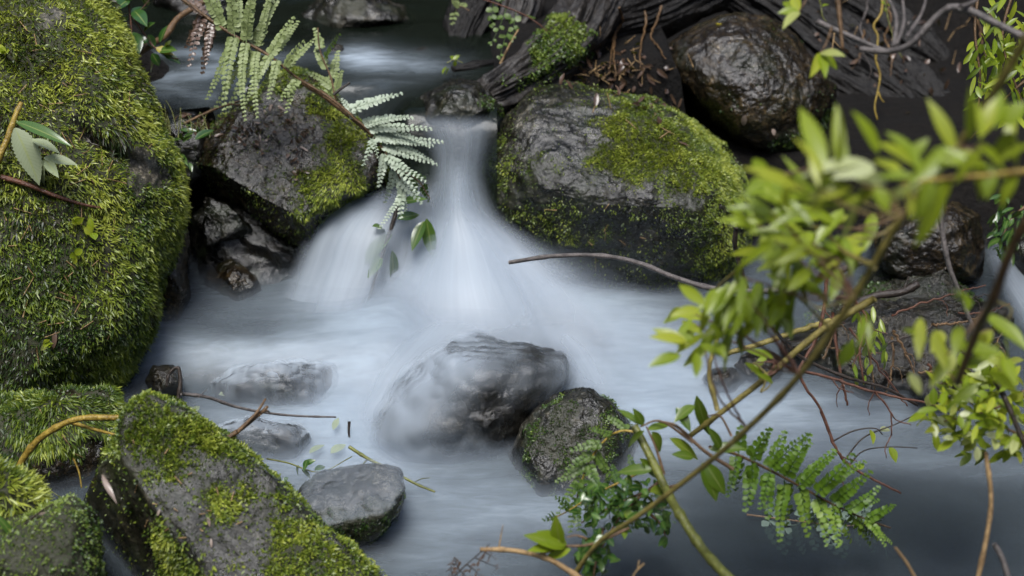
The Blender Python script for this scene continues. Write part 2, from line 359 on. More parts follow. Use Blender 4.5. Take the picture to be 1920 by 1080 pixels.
# ------------------------------------------------------------------ rocks
_ico = {}
def ico(n):
    if n not in _ico:
        b = bmesh.new(); bmesh.ops.create_icosphere(b, subdivisions=n, radius=1); b.verts.ensure_lookup_table()
        _ico[n] = (np.array([v.co[:] for v in b.verts]), np.array([[v.index for v in f.verts] for f in b.faces])); b.free()
    return _ico[n]
def vnormals(v, f):
    fn = np.cross(v[f[:, 1]] - v[f[:, 0]], v[f[:, 2]] - v[f[:, 0]]); n = np.zeros_like(v)
    for k in range(3):
        for c in range(3): n[:, c] += np.bincount(f[:, k], fn[:, c], len(v))
    return unit(n)
def rock(name, outline, d, tf, tb, material, label, cuts=(), planes=7, disp=1.0, sub=7, boxy=.85, lean=0, strata=None, mossmask=None, seed=0, cat='rock', group=None, notch=None, plq=(.90, .985)):
    """a closed boulder: outline in picture pixels at depth d, tf metres of body towards the viewer, tb away"""
    D, F = ico(sub); poly = np.asarray(outline, float); c = (poly.max(0) + poly.min(0)) / 2
    a2 = .5 * np.sum(poly[:, 0] * np.roll(poly[:, 1], -1) - np.roll(poly[:, 0], -1) * poly[:, 1])
    cr = poly[:, 0] * np.roll(poly[:, 1], -1) - np.roll(poly[:, 0], -1) * poly[:, 1]
    c = np.array((np.sum((poly[:, 0] + np.roll(poly[:, 0], -1)) * cr), np.sum((poly[:, 1] + np.roll(poly[:, 1], -1)) * cr))) / (6 * a2)
    NT = 360; th = np.arange(NT) * 2 * math.pi / NT; rad = np.zeros(NT)
    for i in range(len(poly)):
        p, q = poly[i - 1] - c, poly[i] - c; e = q - p
        dx, dy = np.cos(th), -np.sin(th); den = dx * e[1] - dy * e[0]
        t = (p[0] * e[1] - p[1] * e[0]) / (den + 1e-9); s = (p[0] * dy - p[1] * dx) / (den + 1e-9)
        ok = (t > 0) & (s >= 0) & (s <= 1); rad = np.where(ok & (t > rad), t, rad)
    k = np.array((1, 2, 3, 2, 1)) / 9; rad = sum(np.roll(rad, j - 2) * k[j] for j in range(5))
    s = np.hypot(D[:, 0], D[:, 1]); tt = np.arctan2(D[:, 1], D[:, 0]) % (2 * math.pi)
    r = np.interp(tt, np.append(th, 2 * math.pi), np.append(rad, rad[0]))
    sp_ = s ** boxy; cz = np.sign(D[:, 2]) * np.abs(D[:, 2]) ** boxy
    px = c[0] + r * sp_ * np.cos(tt); py = c[1] - r * sp_ * np.sin(tt)
    dep = d - cz * np.where(cz > 0, tf, tb) + lean * (c[1] - py) / FPX * d
    V = at(px, py, dep); size = rad.mean() * d / FPX
    rg = np.random.default_rng(seed + 100); ctr = V.mean(0)
    for _ in range(planes):
        n = unit(rg.normal(size=3)); o = (V - ctr) @ n; lim = np.quantile(o, rg.uniform(*plq)); ex = np.maximum(0, o - lim); V = V - n * (ex * .85)[:, None]
    for (qx, qy, qd, n, soft) in cuts:
        n = unit(n); o = (V - at(qx, qy, qd)) @ n; V = V - n * (np.maximum(0, o) * soft)[:, None]
    nr = vnormals(V, F); off = rg.uniform(-50, 50, 3)
    h = fbm(V / size * 1.1 + off, 3) * .07 * size + (ridged(V / size * 2.6 + off, 4) - .6) * .013 * size + fbm(V * 17 + off, 5, .6) * .006
    if strata is not None:
        ax, fr, am = strata; q = V @ unit(ax); w = q * fr + fbm(V * 5 + off, 3) * .7; h += (np.abs((w % 1) - .5) * 2 - .5) * am
    V = V + nr * (h * disp)[:, None]
    if notch:
        for (poly_n, dpt) in notch:
            qx, qy, _ = proj(V); m = sstep(-8, 26, polydist(qx, qy, poly_n)) * (nr @ -FWD > 0); V = V + FWD * (m * dpt)[:, None]
    nr = vnormals(V, F); qx, qy, qd = proj(V)
    mm = np.zeros(len(V)) if mossmask is None else np.clip(mossmask(V, nr, qx, qy), 0, 1)
    o = link(name, V, F, M[material], attrs={'moss': mm}); tag(o, label, cat, group)
    BVH.append((BVHTree.FromPolygons([Vector(v) for v in V], F.tolist(), epsilon=0.0), o))
    return dict(o=o, V=V, F=F, n=nr, m=mm, size=size)
def surf(px, py, back=0.0):
    """first rock surface met through that point of the view: point, normal"""
    dr = unit(at(px, py, 1.0) - CAM); best = None
    for b, o in BVH:
        h = b.ray_cast(Vector(CAM), Vector(dr))
        if h[0] is not None and (best is None or h[3] < best[2]): best = (np.array(h[0]), np.array(h[1]), h[3])
    if best is None: p = atz(px, py, 0); return p, np.array((0, 0, 1.0))
    n = best[1]; n = n if n @ dr < 0 else -n
    return best[0] - dr * back, n

def moss(rk, count, material, L=(.010, .02), W=.003, hang=.6, out=.5, seed=1, tint=.5, clump=9, var=.28, spread=.5, rows=3, name='moss', tfun=None):
    """leafy moss: one little bent blade per shoot, rooted on the boulder where its moss mask says"""
    rg = np.random.default_rng(seed); V, F, nr, mm = rk['V'], rk['F'], rk['n'], rk['m']
    fa = V[F]; ar = np.linalg.norm(np.cross(fa[:, 1] - fa[:, 0], fa[:, 2] - fa[:, 0]), axis=1)
    fc = fa.mean(1); qx, qy, qd = proj(fc); face = (nr[F].mean(1) * unit(CAM - fc)).sum(1)
    vis = sstep(-.45, .0, face) * ((qx > -200) & (qx < 2100) & (qy > -150) & (qy < 1250))
    w = ar * mm[F].mean(1) * vis; w = w / w.sum(); f = rg.choice(len(F), count, p=w)
    r1, r2 = np.sqrt(rg.random(count)), rg.random(count); b0, b1, b2 = 1 - r1, r1 * (1 - r2), r1 * r2
    P = fa[f, 0] * b0[:, None] + fa[f, 1] * b1[:, None] + fa[f, 2] * b2[:, None]
    Nn = unit(nr[F[f, 0]] * b0[:, None] + nr[F[f, 1]] * b1[:, None] + nr[F[f, 2]] * b2[:, None]); mk = mm[F[f]].mean(1)
    cl = fbm(P * clump, 3) + .55 * fbm(P * 3.3 + 20, 2); cl2 = fbm(P * clump * 4.3 + 9, 2)
    g = np.array((0, 0, -1.0)); gt = g - Nn * (Nn @ g)[:, None]
    flow = np.stack((pn(P * 14 + 3), pn(P * 14 + 40), pn(P * 14 + 77)), 1)
    d = unit(Nn * out + gt * hang + flow * .6 + rg.normal(size=(count, 3)) * spread * .5)
    ln = rg.uniform(L[0], L[1], count) * (1 + .35 * cl) * (.55 + .45 * mk); wd = W * rg.uniform(.6, 1.3, count)
    sd_ = unit(np.cross(d, rg.normal(size=(count, 3)) * .6 + unit(CAM - P))); nn = np.cross(sd_, d)
    lift = Nn * (np.maximum(0, cl2) * .010)[:, None]
    ts = np.linspace(0, 1, rows); prof = np.interp(ts, (0, .5, 1), (.55, 1, .12)); Vs = []
    drp = rg.uniform(.0, .5, count)
    for t, p_ in zip(ts, prof):
        c = P + lift - Nn * .002 + d * (ln * t)[:, None] + g * (ln * drp * hang * t * t)[:, None] + nn * (ln * rg.normal(size=count) * .08)[:, None]
        Vs += [c - sd_ * (wd * p_ / 2)[:, None], c + sd_ * (wd * p_ / 2)[:, None]]
    VV = np.stack(Vs, 1).reshape(-1, 3); nv = 2 * rows; base = np.arange(count)[:, None] * nv
    FF = np.stack([np.stack((base[:, 0] + 2 * r_, base[:, 0] + 2 * r_ + 1, base[:, 0] + 2 * r_ + 3, base[:, 0] + 2 * r_ + 2), 1) for r_ in range(rows - 1)], 1).reshape(-1, 4)
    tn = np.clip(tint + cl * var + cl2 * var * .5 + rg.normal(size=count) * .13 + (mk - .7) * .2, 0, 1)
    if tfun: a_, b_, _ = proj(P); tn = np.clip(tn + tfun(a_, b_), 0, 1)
    tv = np.repeat(tn, nv).reshape(count, nv) + np.repeat(np.linspace(-.06, .06, rows), 2)[None]
    return link(name, VV, FF, M[material], rk['o'], {'tint': np.clip(tv, 0, 1).ravel()})

def pmask(polys, edge=22, ns=16, amp=30, base=0.0, bamp=0.0):
    def f(V, nr, qx, qy):
        n = fbm(V * ns, 4); m = np.full(len(V), base) + bamp * sstep(.1, .6, fbm(V * 6 + 5, 4))
        for poly, a in polys: m = np.maximum(m, a * sstep(-edge * .4, edge, polydist(qx, qy, poly) + n * amp))
        return m
    return f

# --- big mossy boulder at the left
O1 = [(-170, -130), (120, -80), (190, -10), (236, 60), (258, 130), (285, 190), (300, 240), (326, 300), (334, 350), (330, 420), (312, 500), (300, 560), (290, 620), (262, 690), (225, 750), (195, 815), (160, 880), (90, 930), (-60, 950), (-240, 800), (-280, 400)]
def m1(V, nr, qx, qy):
    n = fbm(V * 11, 4); m = np.ones(len(V))
    m *= 1 - .97 * sstep(-14, 10, polydist(qx, qy, [(215, 255), (255, 275), (318, 318), (310, 345), (262, 352), (232, 318)]) + n * 22)
    m *= 1 - .8 * sstep(-10, 20, polydist(qx, qy, [(95, 205), (140, 200), (225, 290), (215, 305), (150, 262)]) + n * 26)
    m *= 1 - .9 * sstep(-12, 18, polydist(qx, qy, [(40, 895), (110, 850), (240, 740), (240, 960), (40, 960)]) + n * 26)
    return m * (1 - .75 * sstep(.42, .62, fbm(V * 7 + 3, 4)))
r1 = rock('mossy_boulder', O1, 3.4, .40, .7, 'rock_pale', 'huge boulder shaggy with yellow-green moss filling the left edge of the photo', planes=4, disp=1.1, sub=7, mossmask=m1, seed=3, cat='boulder',
          notch=[([(120, 215), (205, 255), (330, 330), (330, 350), (215, 320), (140, 275)], .05)])
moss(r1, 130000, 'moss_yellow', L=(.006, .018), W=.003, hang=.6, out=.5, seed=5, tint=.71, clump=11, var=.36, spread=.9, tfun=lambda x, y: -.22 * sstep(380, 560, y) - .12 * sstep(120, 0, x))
r1b = dict(r1); qx, qy, _ = proj(r1['V']); r1b['m'] = r1['m'] * sstep(-.1, .3, fbm(r1['V'] * 5 + 60, 3)) * (.35 + .65 * sstep(300, 560, qy))
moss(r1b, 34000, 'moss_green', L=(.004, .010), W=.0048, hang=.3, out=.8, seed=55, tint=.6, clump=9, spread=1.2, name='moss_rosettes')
r1c = dict(r1); r1c['m'] = (sstep(.12, .45, fbm(r1['V'] * 6.5 + 91, 4)) + .04) * sstep(.05, .3, r1['m'])
moss(r1c, 14000, 'moss_yellow', L=(.010, .024), W=.003, hang=.9, out=.6, seed=58, tint=.03, var=.05, name='dead_moss')
# --- front left boulder with the split dark side
O2 = [(160, 945), (182, 890), (215, 825), (238, 768), (270, 742), (330, 757), (392, 800), (460, 850), (530, 912), (600, 985), (662, 1025), (712, 1090), (760, 1260), (150, 1260), (165, 1060)]
r2 = rock('mossy_boulder', O2, 2.68, .26, .4, 'rock_grey', 'angular grey boulder with a leafy moss cap and dark split left side, bottom left', planes=2, disp=.8, sub=7, boxy=.55, seed=9, cat='boulder',
          cuts=[(262, 900, 2.49, (-.70, -.71, -.08), .95), (440, 930, 2.51, (.2, -.62, .76), .9)],
          mossmask=pmask([([(205, 850), (235, 765), (270, 735), (335, 750), (400, 800), (470, 860), (440, 875), (370, 850), (330, 900), (300, 905), (262, 850)], 1.0), ([(370, 915), (440, 900), (480, 935), (440, 985), (390, 975)], .8),
                          ([(270, 960), (330, 1000), (355, 1100), (280, 1100)], .75), ([(520, 930), (600, 990), (670, 1030), (720, 1100), (480, 1100), (500, 1000)], .85)], 18, 22, 26, .12, .35))
qx, qy, _ = proj(r2['V']); r2['m'] *= 1 - .93 * sstep(20, -6, qx - np.interp(qy, (780, 850, 900, 1080), (205, 245, 262, 292)) + fbm(r2['V'] * 18, 3) * 8) * sstep(830, 870, qy)
moss(r2, 46000, 'moss_yellow', L=(.005, .013), W=.0038, hang=.3, out=.6, seed=6, tint=.62, clump=12, var=.25, spread=1.1)
r0 = rock('bank_rock', [(-90, 760), (60, 735), (215, 735), (240, 815), (196, 900), (140, 930), (60, 950), (-90, 930)], 3.02, .14, .3, 'rock_brown', 'low moss covered rock at the foot of the left boulder behind the bent yellow cane', planes=6, sub=7, seed=91, mossmask=pmask([([(-90, 720), (240, 720), (235, 810), (110, 860), (-90, 880)], 1.0)], 16, 14, 36, .02, .1))
moss(r0, 19000, 'moss_yellow', L=(.008, .020), W=.003, hang=.9, out=.4, seed=56, tint=.42)
# --- two low rocks in the bottom left corner
O3 = [(-110, 1010), (0, 985), (80, 958), (140, 932), (172, 960), (188, 1015), (195, 1130), (150, 1200), (-110, 1180)]
r3 = rock('mossy_rock', O3, 2.5, .16, .3, 'rock_grey', 'low grey rock thinly furred with green moss in the bottom left corner', planes=4, sub=7, seed=12, boxy=.75, mossmask=pmask([([(-100, 1000), (0, 975), (140, 925), (200, 1000), (200, 1200), (-100, 1200)], .8)], 15, 14, 30, .2, .2))
moss(r3, 15000, 'moss_green', L=(.004, .008), W=.003, hang=.3, out=.6, seed=8, tint=.68, clump=9)
O3b = [(-110, 890), (0, 868), (32, 886), (70, 922), (98, 958), (60, 985), (-110, 1010)]
r3b = rock('mossy_rock', O3b, 2.58, .12, .3, 'rock_dark', 'small rock buried under shaggy yellow moss at the lower left edge', planes=2, sub=6, seed=13, mossmask=lambda V, n, x, y: np.ones(len(V)))
moss(r3b, 9000, 'moss_yellow', L=(.012, .026), W=.0034, hang=.45, out=.6, seed=9, tint=.66, spread=.8)
# --- narrow brown rock and the dark boulder behind it
rock('brown_rock', [(300, 400), (330, 375), (348, 385), (353, 480), (352, 560), (335, 612), (285, 655), (262, 640), (280, 520)], 3.5, .12, .3, 'rock_brown', 'narrow brown rock wedged beside the left mossy boulder', planes=3, sub=6, seed=15)
O4 = [(345, 312), (372, 265), (440, 205), (500, 165), (545, 138), (592, 152), (650, 205), (715, 262), (733, 308), (727, 348), (665, 382), (608, 425), (570, 490), (545, 555), (505, 590), (455, 607), (430, 590), (430, 520), (400, 440), (365, 400), (345, 360)]
r4 = rock('mossy_boulder', O4, 3.74, .30, .45, 'rock_brown', 'dark undercut boulder with dead leaves on top, left of the waterfall', planes=3, sub=8, seed=18, cat='boulder', boxy=.78,
          cuts=[(440, 345, 3.53, (-.5, -.60, -.62), .9), (560, 300, 3.53, (.12, -.62, .78), .85)],
          mossmask=pmask([([(470, 190), (545, 130), (600, 150), (655, 210), (700, 300), (690, 360), (600, 410), (545, 400), (560, 330), (610, 260), (560, 190)], .9)], 22, 15, 34, .05, .12))
moss(r4, 24000, 'moss_yellow', L=(.006, .014), W=.0028, hang=.55, out=.5, seed=10, tint=.58, clump=11)
rock('fractured_rock', [(352, 400), (400, 372), (480, 385), (560, 415), (585, 460), (552, 560), (515, 592), (470, 610), (425, 600), (385, 560), (365, 480)], 3.76, .17, .3, 'rock_dark', 'dark fractured rock under the undercut boulder, left foot of the waterfall', planes=14, sub=7, seed=81, boxy=.6, plq=(.78, .95), strata=((.5, -.2, .8), 16, .012))
rock('ledge_rock', [(362, 425), (385, 368), (430, 382), (474, 432), (482, 474), (455, 496), (400, 484)], 3.64, .13, .3, 'rock_dark', 'rough glinting block tucked under the dark undercut boulder', planes=12, sub=7, seed=22, boxy=.55, plq=(.76, .94))
rock('ledge_rock', [(380, 500), (396, 476), (440, 488), (480, 518), (496, 560), (474, 604), (432, 612), (392, 575)], 3.6, .14, .3, 'rock_brown', 'rough brown block low beside the pool, under the glinting block', planes=12, sub=7, seed=23, boxy=.55, plq=(.76, .94))
rock('bank_rock', [(240, 640), (290, 400), (390, 330), (540, 430), (545, 590), (455, 622), (340, 628)], 3.85, .12, .3, 'rock_dark', 'black rock deep in the crevice left of the waterfall', planes=3, sub=6, seed=74)
rock('bank_rock', [(280, 240), (306, 208), (365, 214), (405, 255), (385, 330), (340, 385), (300, 345)], 3.66, .10, .2, 'rock_dark', 'dark lump of earth and stone between the left mossy boulder and the upper pool', planes=3, sub=6, seed=73)
# --- ledge behind the fall
rock('ledge_rock', [(560, 440), (640, 370), (740, 320), (800, 262), (900, 255), (950, 330), (980, 470), (1110, 600), (1020, 700), (600, 690), (520, 610)], 3.86, .17, .4, 'rock_dark', 'dark ledge that the waterfall pours over, behind the white water', planes=5, sub=7, seed=25)
# --- big boulder right of the fall
O6 = [(905, 300), (916, 268), (950, 214), (985, 182), (1050, 168), (1150, 178), (1230, 190), (1300, 225), (1350, 268), (1392, 325), (1412, 390), (1398, 455), (1365, 525), (1330, 585), (1260, 645), (1150, 665), (1050, 625), (985, 540), (940, 450), (915, 380)]
r6 = rock('mossy_boulder', O6, 3.88, .40, .5, 'rock_grey', 'large rounded grey boulder with a bright moss cap, right of the waterfall', planes=2, sub=8, seed=31, cat='boulder', boxy=.82,
          cuts=[(1150, 300, 3.57, (.05, -.55, .83), .5), (1100, 372, 3.53, (-.1, -.84, -.53), .65)],
          mossmask=pmask([([(1115, 190), (1230, 178), (1320, 225), (1400, 330), (1412, 395), (1345, 392), (1250, 362), (1130, 335), (1095, 300), (1130, 255)], 1.0), ([(1260, 380), (1400, 380), (1405, 460), (1340, 560), (1290, 520)], .38), ([(905, 320), (930, 250), (990, 290), (960, 380)], .3)], 34, 15, 34, .035, .2))
moss(r6, 70000, 'moss_yellow', L=(.005, .012), W=.0026, hang=.45, out=.55, seed=12, tint=.66, clump=8)
# --- wet brown boulder behind it
r7 = rock('wet_boulder', [(1248, 112), (1262, 80), (1310, 45), (1380, 27), (1440, 37), (1500, 80), (1545, 130), (1577, 180), (1572, 240), (1520, 290), (1450, 312), (1390, 292), (1340, 240), (1290, 192), (1256, 152)], 4.22, .32, .4, 'rock_brown', 'rounded wet brown boulder with a yellow leaf, upper right', planes=4, sub=8, seed=35, cat='boulder',
          mossmask=pmask([([(1440, 250), (1580, 190), (1580, 260), (1500, 310), (1420, 310)], .6)], 20, 14, 30, 0, .08))
moss(r7, 3500, 'moss_green', L=(.005, .011), W=.003, hang=.5, out=.5, seed=13, tint=.45)
# --- stones of the upper pool
r8 = rock('wet_rock', [(742, 218), (790, 180), (850, 149), (900, 152), (926, 185), (946, 220), (932, 243), (870, 255), (800, 246)], 3.76, .16, .25, 'rock_grey', 'wedge shaped wet rock at the lip of the upper pool', planes=5, sub=7, seed=38, mossmask=pmask([([(900, 160), (950, 225), (930, 240), (890, 190)], .8)], 10, 20, 16))
moss(r8, 2500, 'moss_green', L=(.004, .008), W=.0028, seed=14, tint=.6)
rock('flat_rock', [(505, 66), (560, 25), (620, -15), (700, -10), (760, 15), (780, 42), (700, 62), (600, 78)], 4.5, .22, .3, 'rock_grey', 'broad flat topped rock far back in the upper pool', planes=4, sub=7, seed=41, mossmask=pmask([([(600, 0), (680, 0), (700, 30), (610, 30)], .6)], 12, 12, 20))
rock('wet_rock', [(600, 108), (618, 86), (645, 86), (660, 108), (648, 130), (612, 134)], 4.14, .06, .1, 'rock_glossy', 'small wet stone breaking the water behind the fern', planes=4, sub=6, seed=42)
rock('wet_rock', [(712, 118), (740, 96), (800, 88), (828, 104), (815, 128), (740, 138)], 4.16, .06, .1, 'rock_glossy', 'low dark stone awash in the middle of the upper pool', planes=4, sub=6, seed=43)
rock('bank_rock', [(262, 60), (290, -20), (400, -60), (470, -20), (460, 50), (400, 75), (320, 85)], 4.6, .2, .4, 'rock_dark', 'dark bank rock behind the fern at the top left', planes=5, sub=6, seed=44)
# --- boulder veiled by the splash
O12 = [(680, 850), (700, 785), (760, 715), (830, 655), (900, 618), (960, 608), (1020, 622), (1058, 655), (1067, 710), (1040, 760), (1005, 805), (965, 865), (900, 905), (800, 910), (725, 890)]
r12 = rock('veiled_boulder', O12, 3.22, .24, .25, 'rock_dark', 'rounded boulder half hidden by white water in the middle of the pool', planes=7, plq=(.86, .97), boxy=.78, sub=7, seed=52, cat='boulder', disp=1.0)
r18 = rock('sunken_rock', [(392, 716), (465, 688), (560, 680), (645, 690), (668, 722), (610, 764), (480, 770), (405, 752)], 3.30, .10, .2, 'rock_dark', 'low ledge of rock awash in the left part of the pool', planes=6, sub=7, seed=94, boxy=.7)
r19 = rock('sunken_rock', [(400, 806), (465, 786), (560, 798), (615, 832), (540, 870), (440, 856)], 3.1, .09, .2, 'rock_dark', 'dark rock showing through the water just behind the front boulder', planes=6, sub=7, seed=95, boxy=.7)
# --- two stones in front
O13 = [(945, 910), (950, 868), (975, 800), (1000, 765), (1050, 738), (1095, 729), (1140, 747), (1176, 790), (1197, 840), (1195, 910), (1130, 965), (1050, 985), (970, 965)]
r13 = rock('pool_rock', O13, 3.06, .17, .2, 'rock_grey', 'wet grey rock with green algae standing in the pool behind the ferns', planes=2, sub=8, seed=54, boxy=.78, cuts=[(985, 850, 2.94, (-.9, -.42, -.1), .85), (1090, 840, 2.93, (.1, -.7, .7), .5)],
           mossmask=pmask([([(990, 790), (1080, 760), (1150, 770), (1180, 850), (1080, 920), (1000, 890)], .42)], 18, 18, 60))
moss(r13, 6000, 'moss_green', L=(.003, .007), W=.0026, hang=.2, out=.6, seed=15, tint=.42, clump=20)
O14 = [(548, 935), (590, 895), (640, 878), (700, 866), (746, 882), (757, 912), (742, 965), (706, 1010), (640, 1030), (585, 1010)]
r14 = rock('pool_rock', O14, 2.77, .13, .2, 'rock_grey', 'small flat topped rock in the pool with water sliding over it', planes=2, sub=7, seed=57, boxy=.72, cuts=[(650, 900, 2.74, (-.1, -.3, .95), .8)], mossmask=pmask([([(600, 960), (745, 925), (735, 985), (650, 1030), (600, 1010)], .6)], 12, 22, 26))
moss(r14, 3500, 'moss_green', L=(.003, .007), W=.0026, hang=.2, out=.6, seed=16, tint=.42)
# --- right hand rocks
rock('streaming_rock', [(1465, 712), (1485, 645), (1540, 602), (1640, 572), (1760, 556), (1860, 610), (1905, 690), (1880, 755), (1760, 775), (1650, 770), (1540, 765)], 3.42, .22, .3, 'rock_glossy', 'low glistening rock with water trickling over it at the right', cuts=[(1690, 655, 3.26, (.0, -.60, .80), .55)], planes=6, sub=8, seed=61, disp=1.4)
rock('brown_rock', [(1630, 420), (1660, 392), (1720, 385), (1800, 382), (1836, 402), (1843, 470), (1832, 525), (1750, 540), (1680, 528), (1640, 490)], 3.74, .2, .3, 'rock_brown', 'square brown rock above the glistening rock at the right', planes=6, sub=7, seed=63, boxy=.75)
rock('bank_rock', [(1868, 430), (1920, 395), (2060, 380), (2060, 680), (1960, 640), (1905, 560)], 3.8, .2, .4, 'rock_dark', 'dark rock at the right edge beside the small side cascade', planes=5, sub=7, seed=64)
rs = rock('bank_rock', [(1235, 660), (1330, 600), (1450, 560), (1600, 500), (1780, 480), (2000, 480), (2000, 760), (1800, 760), (1620, 745), (1450, 728), (1310, 705)], 3.62, .16, .3, 'rock_glossy', 'low dark shelf of rock under the shrub at the right of the pool', planes=12, sub=8, seed=71, disp=1.5, plq=(.8, .96), mossmask=lambda V, n, x, y: .75 * sstep(.0, .5, fbm(V * 9 + 4, 4)) + .08)
moss(rs, 9000, 'moss_green', L=(.004, .011), W=.0034, hang=.4, out=.6, seed=59, tint=.4)
for q_, (a_, b_, lab_) in enumerate((((1420, 690), 40, 'small black wet stone at the left end of the dark shelf'), ((1500, 655), 34, 'small glossy stone resting on the dark shelf behind the grey twig'), ((1760, 735), 46, 'low glossy stone at the water edge below the glistening rock'), ((1850, 600), 42, 'wet stone beside the foot of the small side cascade'))):
    rock('wet_rock', [(a_[0] + b_ * math.cos(t_) * 1.2, a_[1] + b_ * math.sin(t_) * .8) for t_ in np.linspace(0, 6.28, 12)[:-1]], (3.36, 3.38, 3.2, 3.5)[q_], .08, .1, 'rock_glossy', lab_, planes=6, sub=6, seed=110 + q_)
rock('wet_rock', [(1315, 712), (1335, 690), (1372, 690), (1395, 712), (1380, 738), (1335, 742)], 3.32, .07, .1, 'rock_glossy', 'small wet stone at the foot of the shrub stems', planes=5, sub=6, seed=65)
rock('wet_rock', [(275, 715), (288, 685), (325, 682), (342, 712), (335, 745), (292, 750)], 3.22, .07, .1, 'rock_glossy', 'small black wet stone behind the front left boulder', planes=5, sub=6, seed=66)
rock('bank_rock', [(1560, 330), (1650, 250), (1800, 260), (1960, 300), (1960, 420), (1780, 400), (1640, 410)], 4.3, .25, .4, 'rock_dark', 'black rock in shadow behind the leafy shrub', planes=5, sub=6, seed=67)

# ------------------------------------------------------------------ logs
def log(name, pts, depths, rad, material, label, flat=1.0, ridge=.25, seed=0, sides=160, seg=260, cat='log', ends=True):
    P = np.array([at(x, y, d) for (x, y), d in zip(pts, depths)]); C = spline(P, seg)
    rr = np.interp(np.linspace(0, 1, seg), np.linspace(0, 1, len(rad)), rad) * np.interp(np.linspace(0, 1, seg), np.linspace(0, 1, len(depths)), depths) / FPX
    if ends: e = np.linspace(0, 1, seg); rr = rr * np.clip(np.minimum(e, 1 - e) * 18 + .1, 0, 1) ** .5
    T = unit(np.gradient(C, axis=0)); A = unit(np.cross(T, FWD)); B = np.cross(T, A); th = np.linspace(0, 2 * math.pi, sides, endpoint=False)
    ln = np.concatenate(([0], np.cumsum(np.linalg.norm(np.diff(C, axis=0), axis=1))))
    LL, TT = np.meshgrid(ln, th, indexing='ij'); q = np.stack((np.cos(TT) * 1.6 + LL * .5, np.sin(TT) * 1.6, LL * 2.2 + seed), -1).reshape(-1, 3)
    q2 = np.stack((np.cos(TT) * 6, np.sin(TT) * 6, LL * 3 + seed), -1).reshape(-1, 3)
    h = (1 + ridge * (ridged(q, 3) - .6) + ridge * .5 * fbm(q2, 4) + .10 * fbm(q * 2.2, 4) + .05 * fbm(q * 9, 3)).reshape(LL.shape)
    V = C[:, None] + (A[:, None] * np.cos(th)[None, :, None] + B[:, None] * np.sin(th)[None, :, None] * flat) * (rr[:, None] * h)[..., None]
    i = np.arange(seg - 1)[:, None] * sides; j = np.arange(sides)[None]; j2 = (j + 1) % sides
    F = np.stack((i + j, i + j2, i + sides + j2, i + sides + j), -1).reshape(-1, 4)
    V = V.reshape(-1, 3); o = link(name, V, F, M[material]); tag(o, label, cat)
    tri = np.vstack((F[:, :3], F[:, (0, 2, 3)])); nr = vnormals(V, tri)
    BVH.append((BVHTree.FromPolygons([Vector(v) for v in V], F.tolist()), o))
    return dict(o=o, V=V, F=tri, n=nr, m=np.zeros(len(V)), size=.2)
lg = log('root_log', [(900, 190), (960, 158), (1030, 112), (1085, 60), (1120, -10)], [3.76, 3.84, 3.93, 4.02, 4.15], [34, 40, 46, 50, 46], 'log_grey', 'grey weathered root end with green moss above the big boulder', ridge=.3, seed=2)
qx, qy, _ = proj(lg['V']); lg['m'] = pmask([([(1000, 60), (1060, 25), (1105, 60), (1100, 110), (1040, 135), (1000, 120)], 1.0), ([(930, 160), (1000, 110), (1060, 140), (990, 165)], .35)], 10, 20, 22)(lg['V'], lg['n'], qx, qy)
moss(lg, 8000, 'moss_green', L=(.006, .014), W=.0045, hang=.4, out=.6, seed=17, tint=.72, spread=1.0)
log('dead_log', [(1060, 75), (1150, 45), (1240, 15), (1360, -50)], [4.12, 4.2, 4.3, 4.4], [34, 42, 46, 50], 'log_dark', 'dark dead log lying behind the mossy root end', seed=5)
log('dead_log', [(862, 95), (878, 50), (900, 0), (915, -60)], [4.25, 4.28, 4.32, 4.4], [26, 36, 40, 40], 'log_dark', 'black charred stump standing at the edge of the upper pool', seed=8, ridge=.35)
log('dead_log', [(955, 60), (975, 10), (985, -60)], [4.3, 4.34, 4.4], [26, 34, 38], 'log_grey', 'upright grey broken trunk between the charred stump and the mossy root', seed=9, ridge=.3)
log('dead_log', [(845, 140), (890, 138), (935, 128)], [3.95, 3.98, 4.02], [14, 20, 15], 'log_dark', 'short black driftwood piece above the wedge shaped rock', seed=11, ridge=.35, sides=60, seg=80)
log('fallen_log', [(1300, -70), (1440, 0), (1560, 85), (1680, 165), (1800, 260)], [4.75, 4.68, 4.6, 4.5, 4.4], [40, 55, 62, 60, 40], 'log_dark', 'upper splintered black trunk sloping down to the right behind the wet boulder', flat=.8, ridge=.15, seed=14, sides=220, seg=320)
log('fallen_log', [(1440, 90), (1580, 175), (1680, 235), (1800, 320)], [4.62, 4.52, 4.45, 4.35], [34, 48, 50, 36], 'log_dark', 'lower splintered black trunk just above the leafy shrub', flat=.8, ridge=.15, seed=19, sides=220, seg=320)
log('fallen_log', [(1480, -60), (1620, 20), (1720, 90), (1790, 140)], [4.9, 4.82, 4.75, 4.7], [40, 44, 40, 18], 'log_dark', 'topmost splintered black trunk under the arching pink-brown branch', flat=.75, ridge=.15, seed=23, sides=160, seg=260)

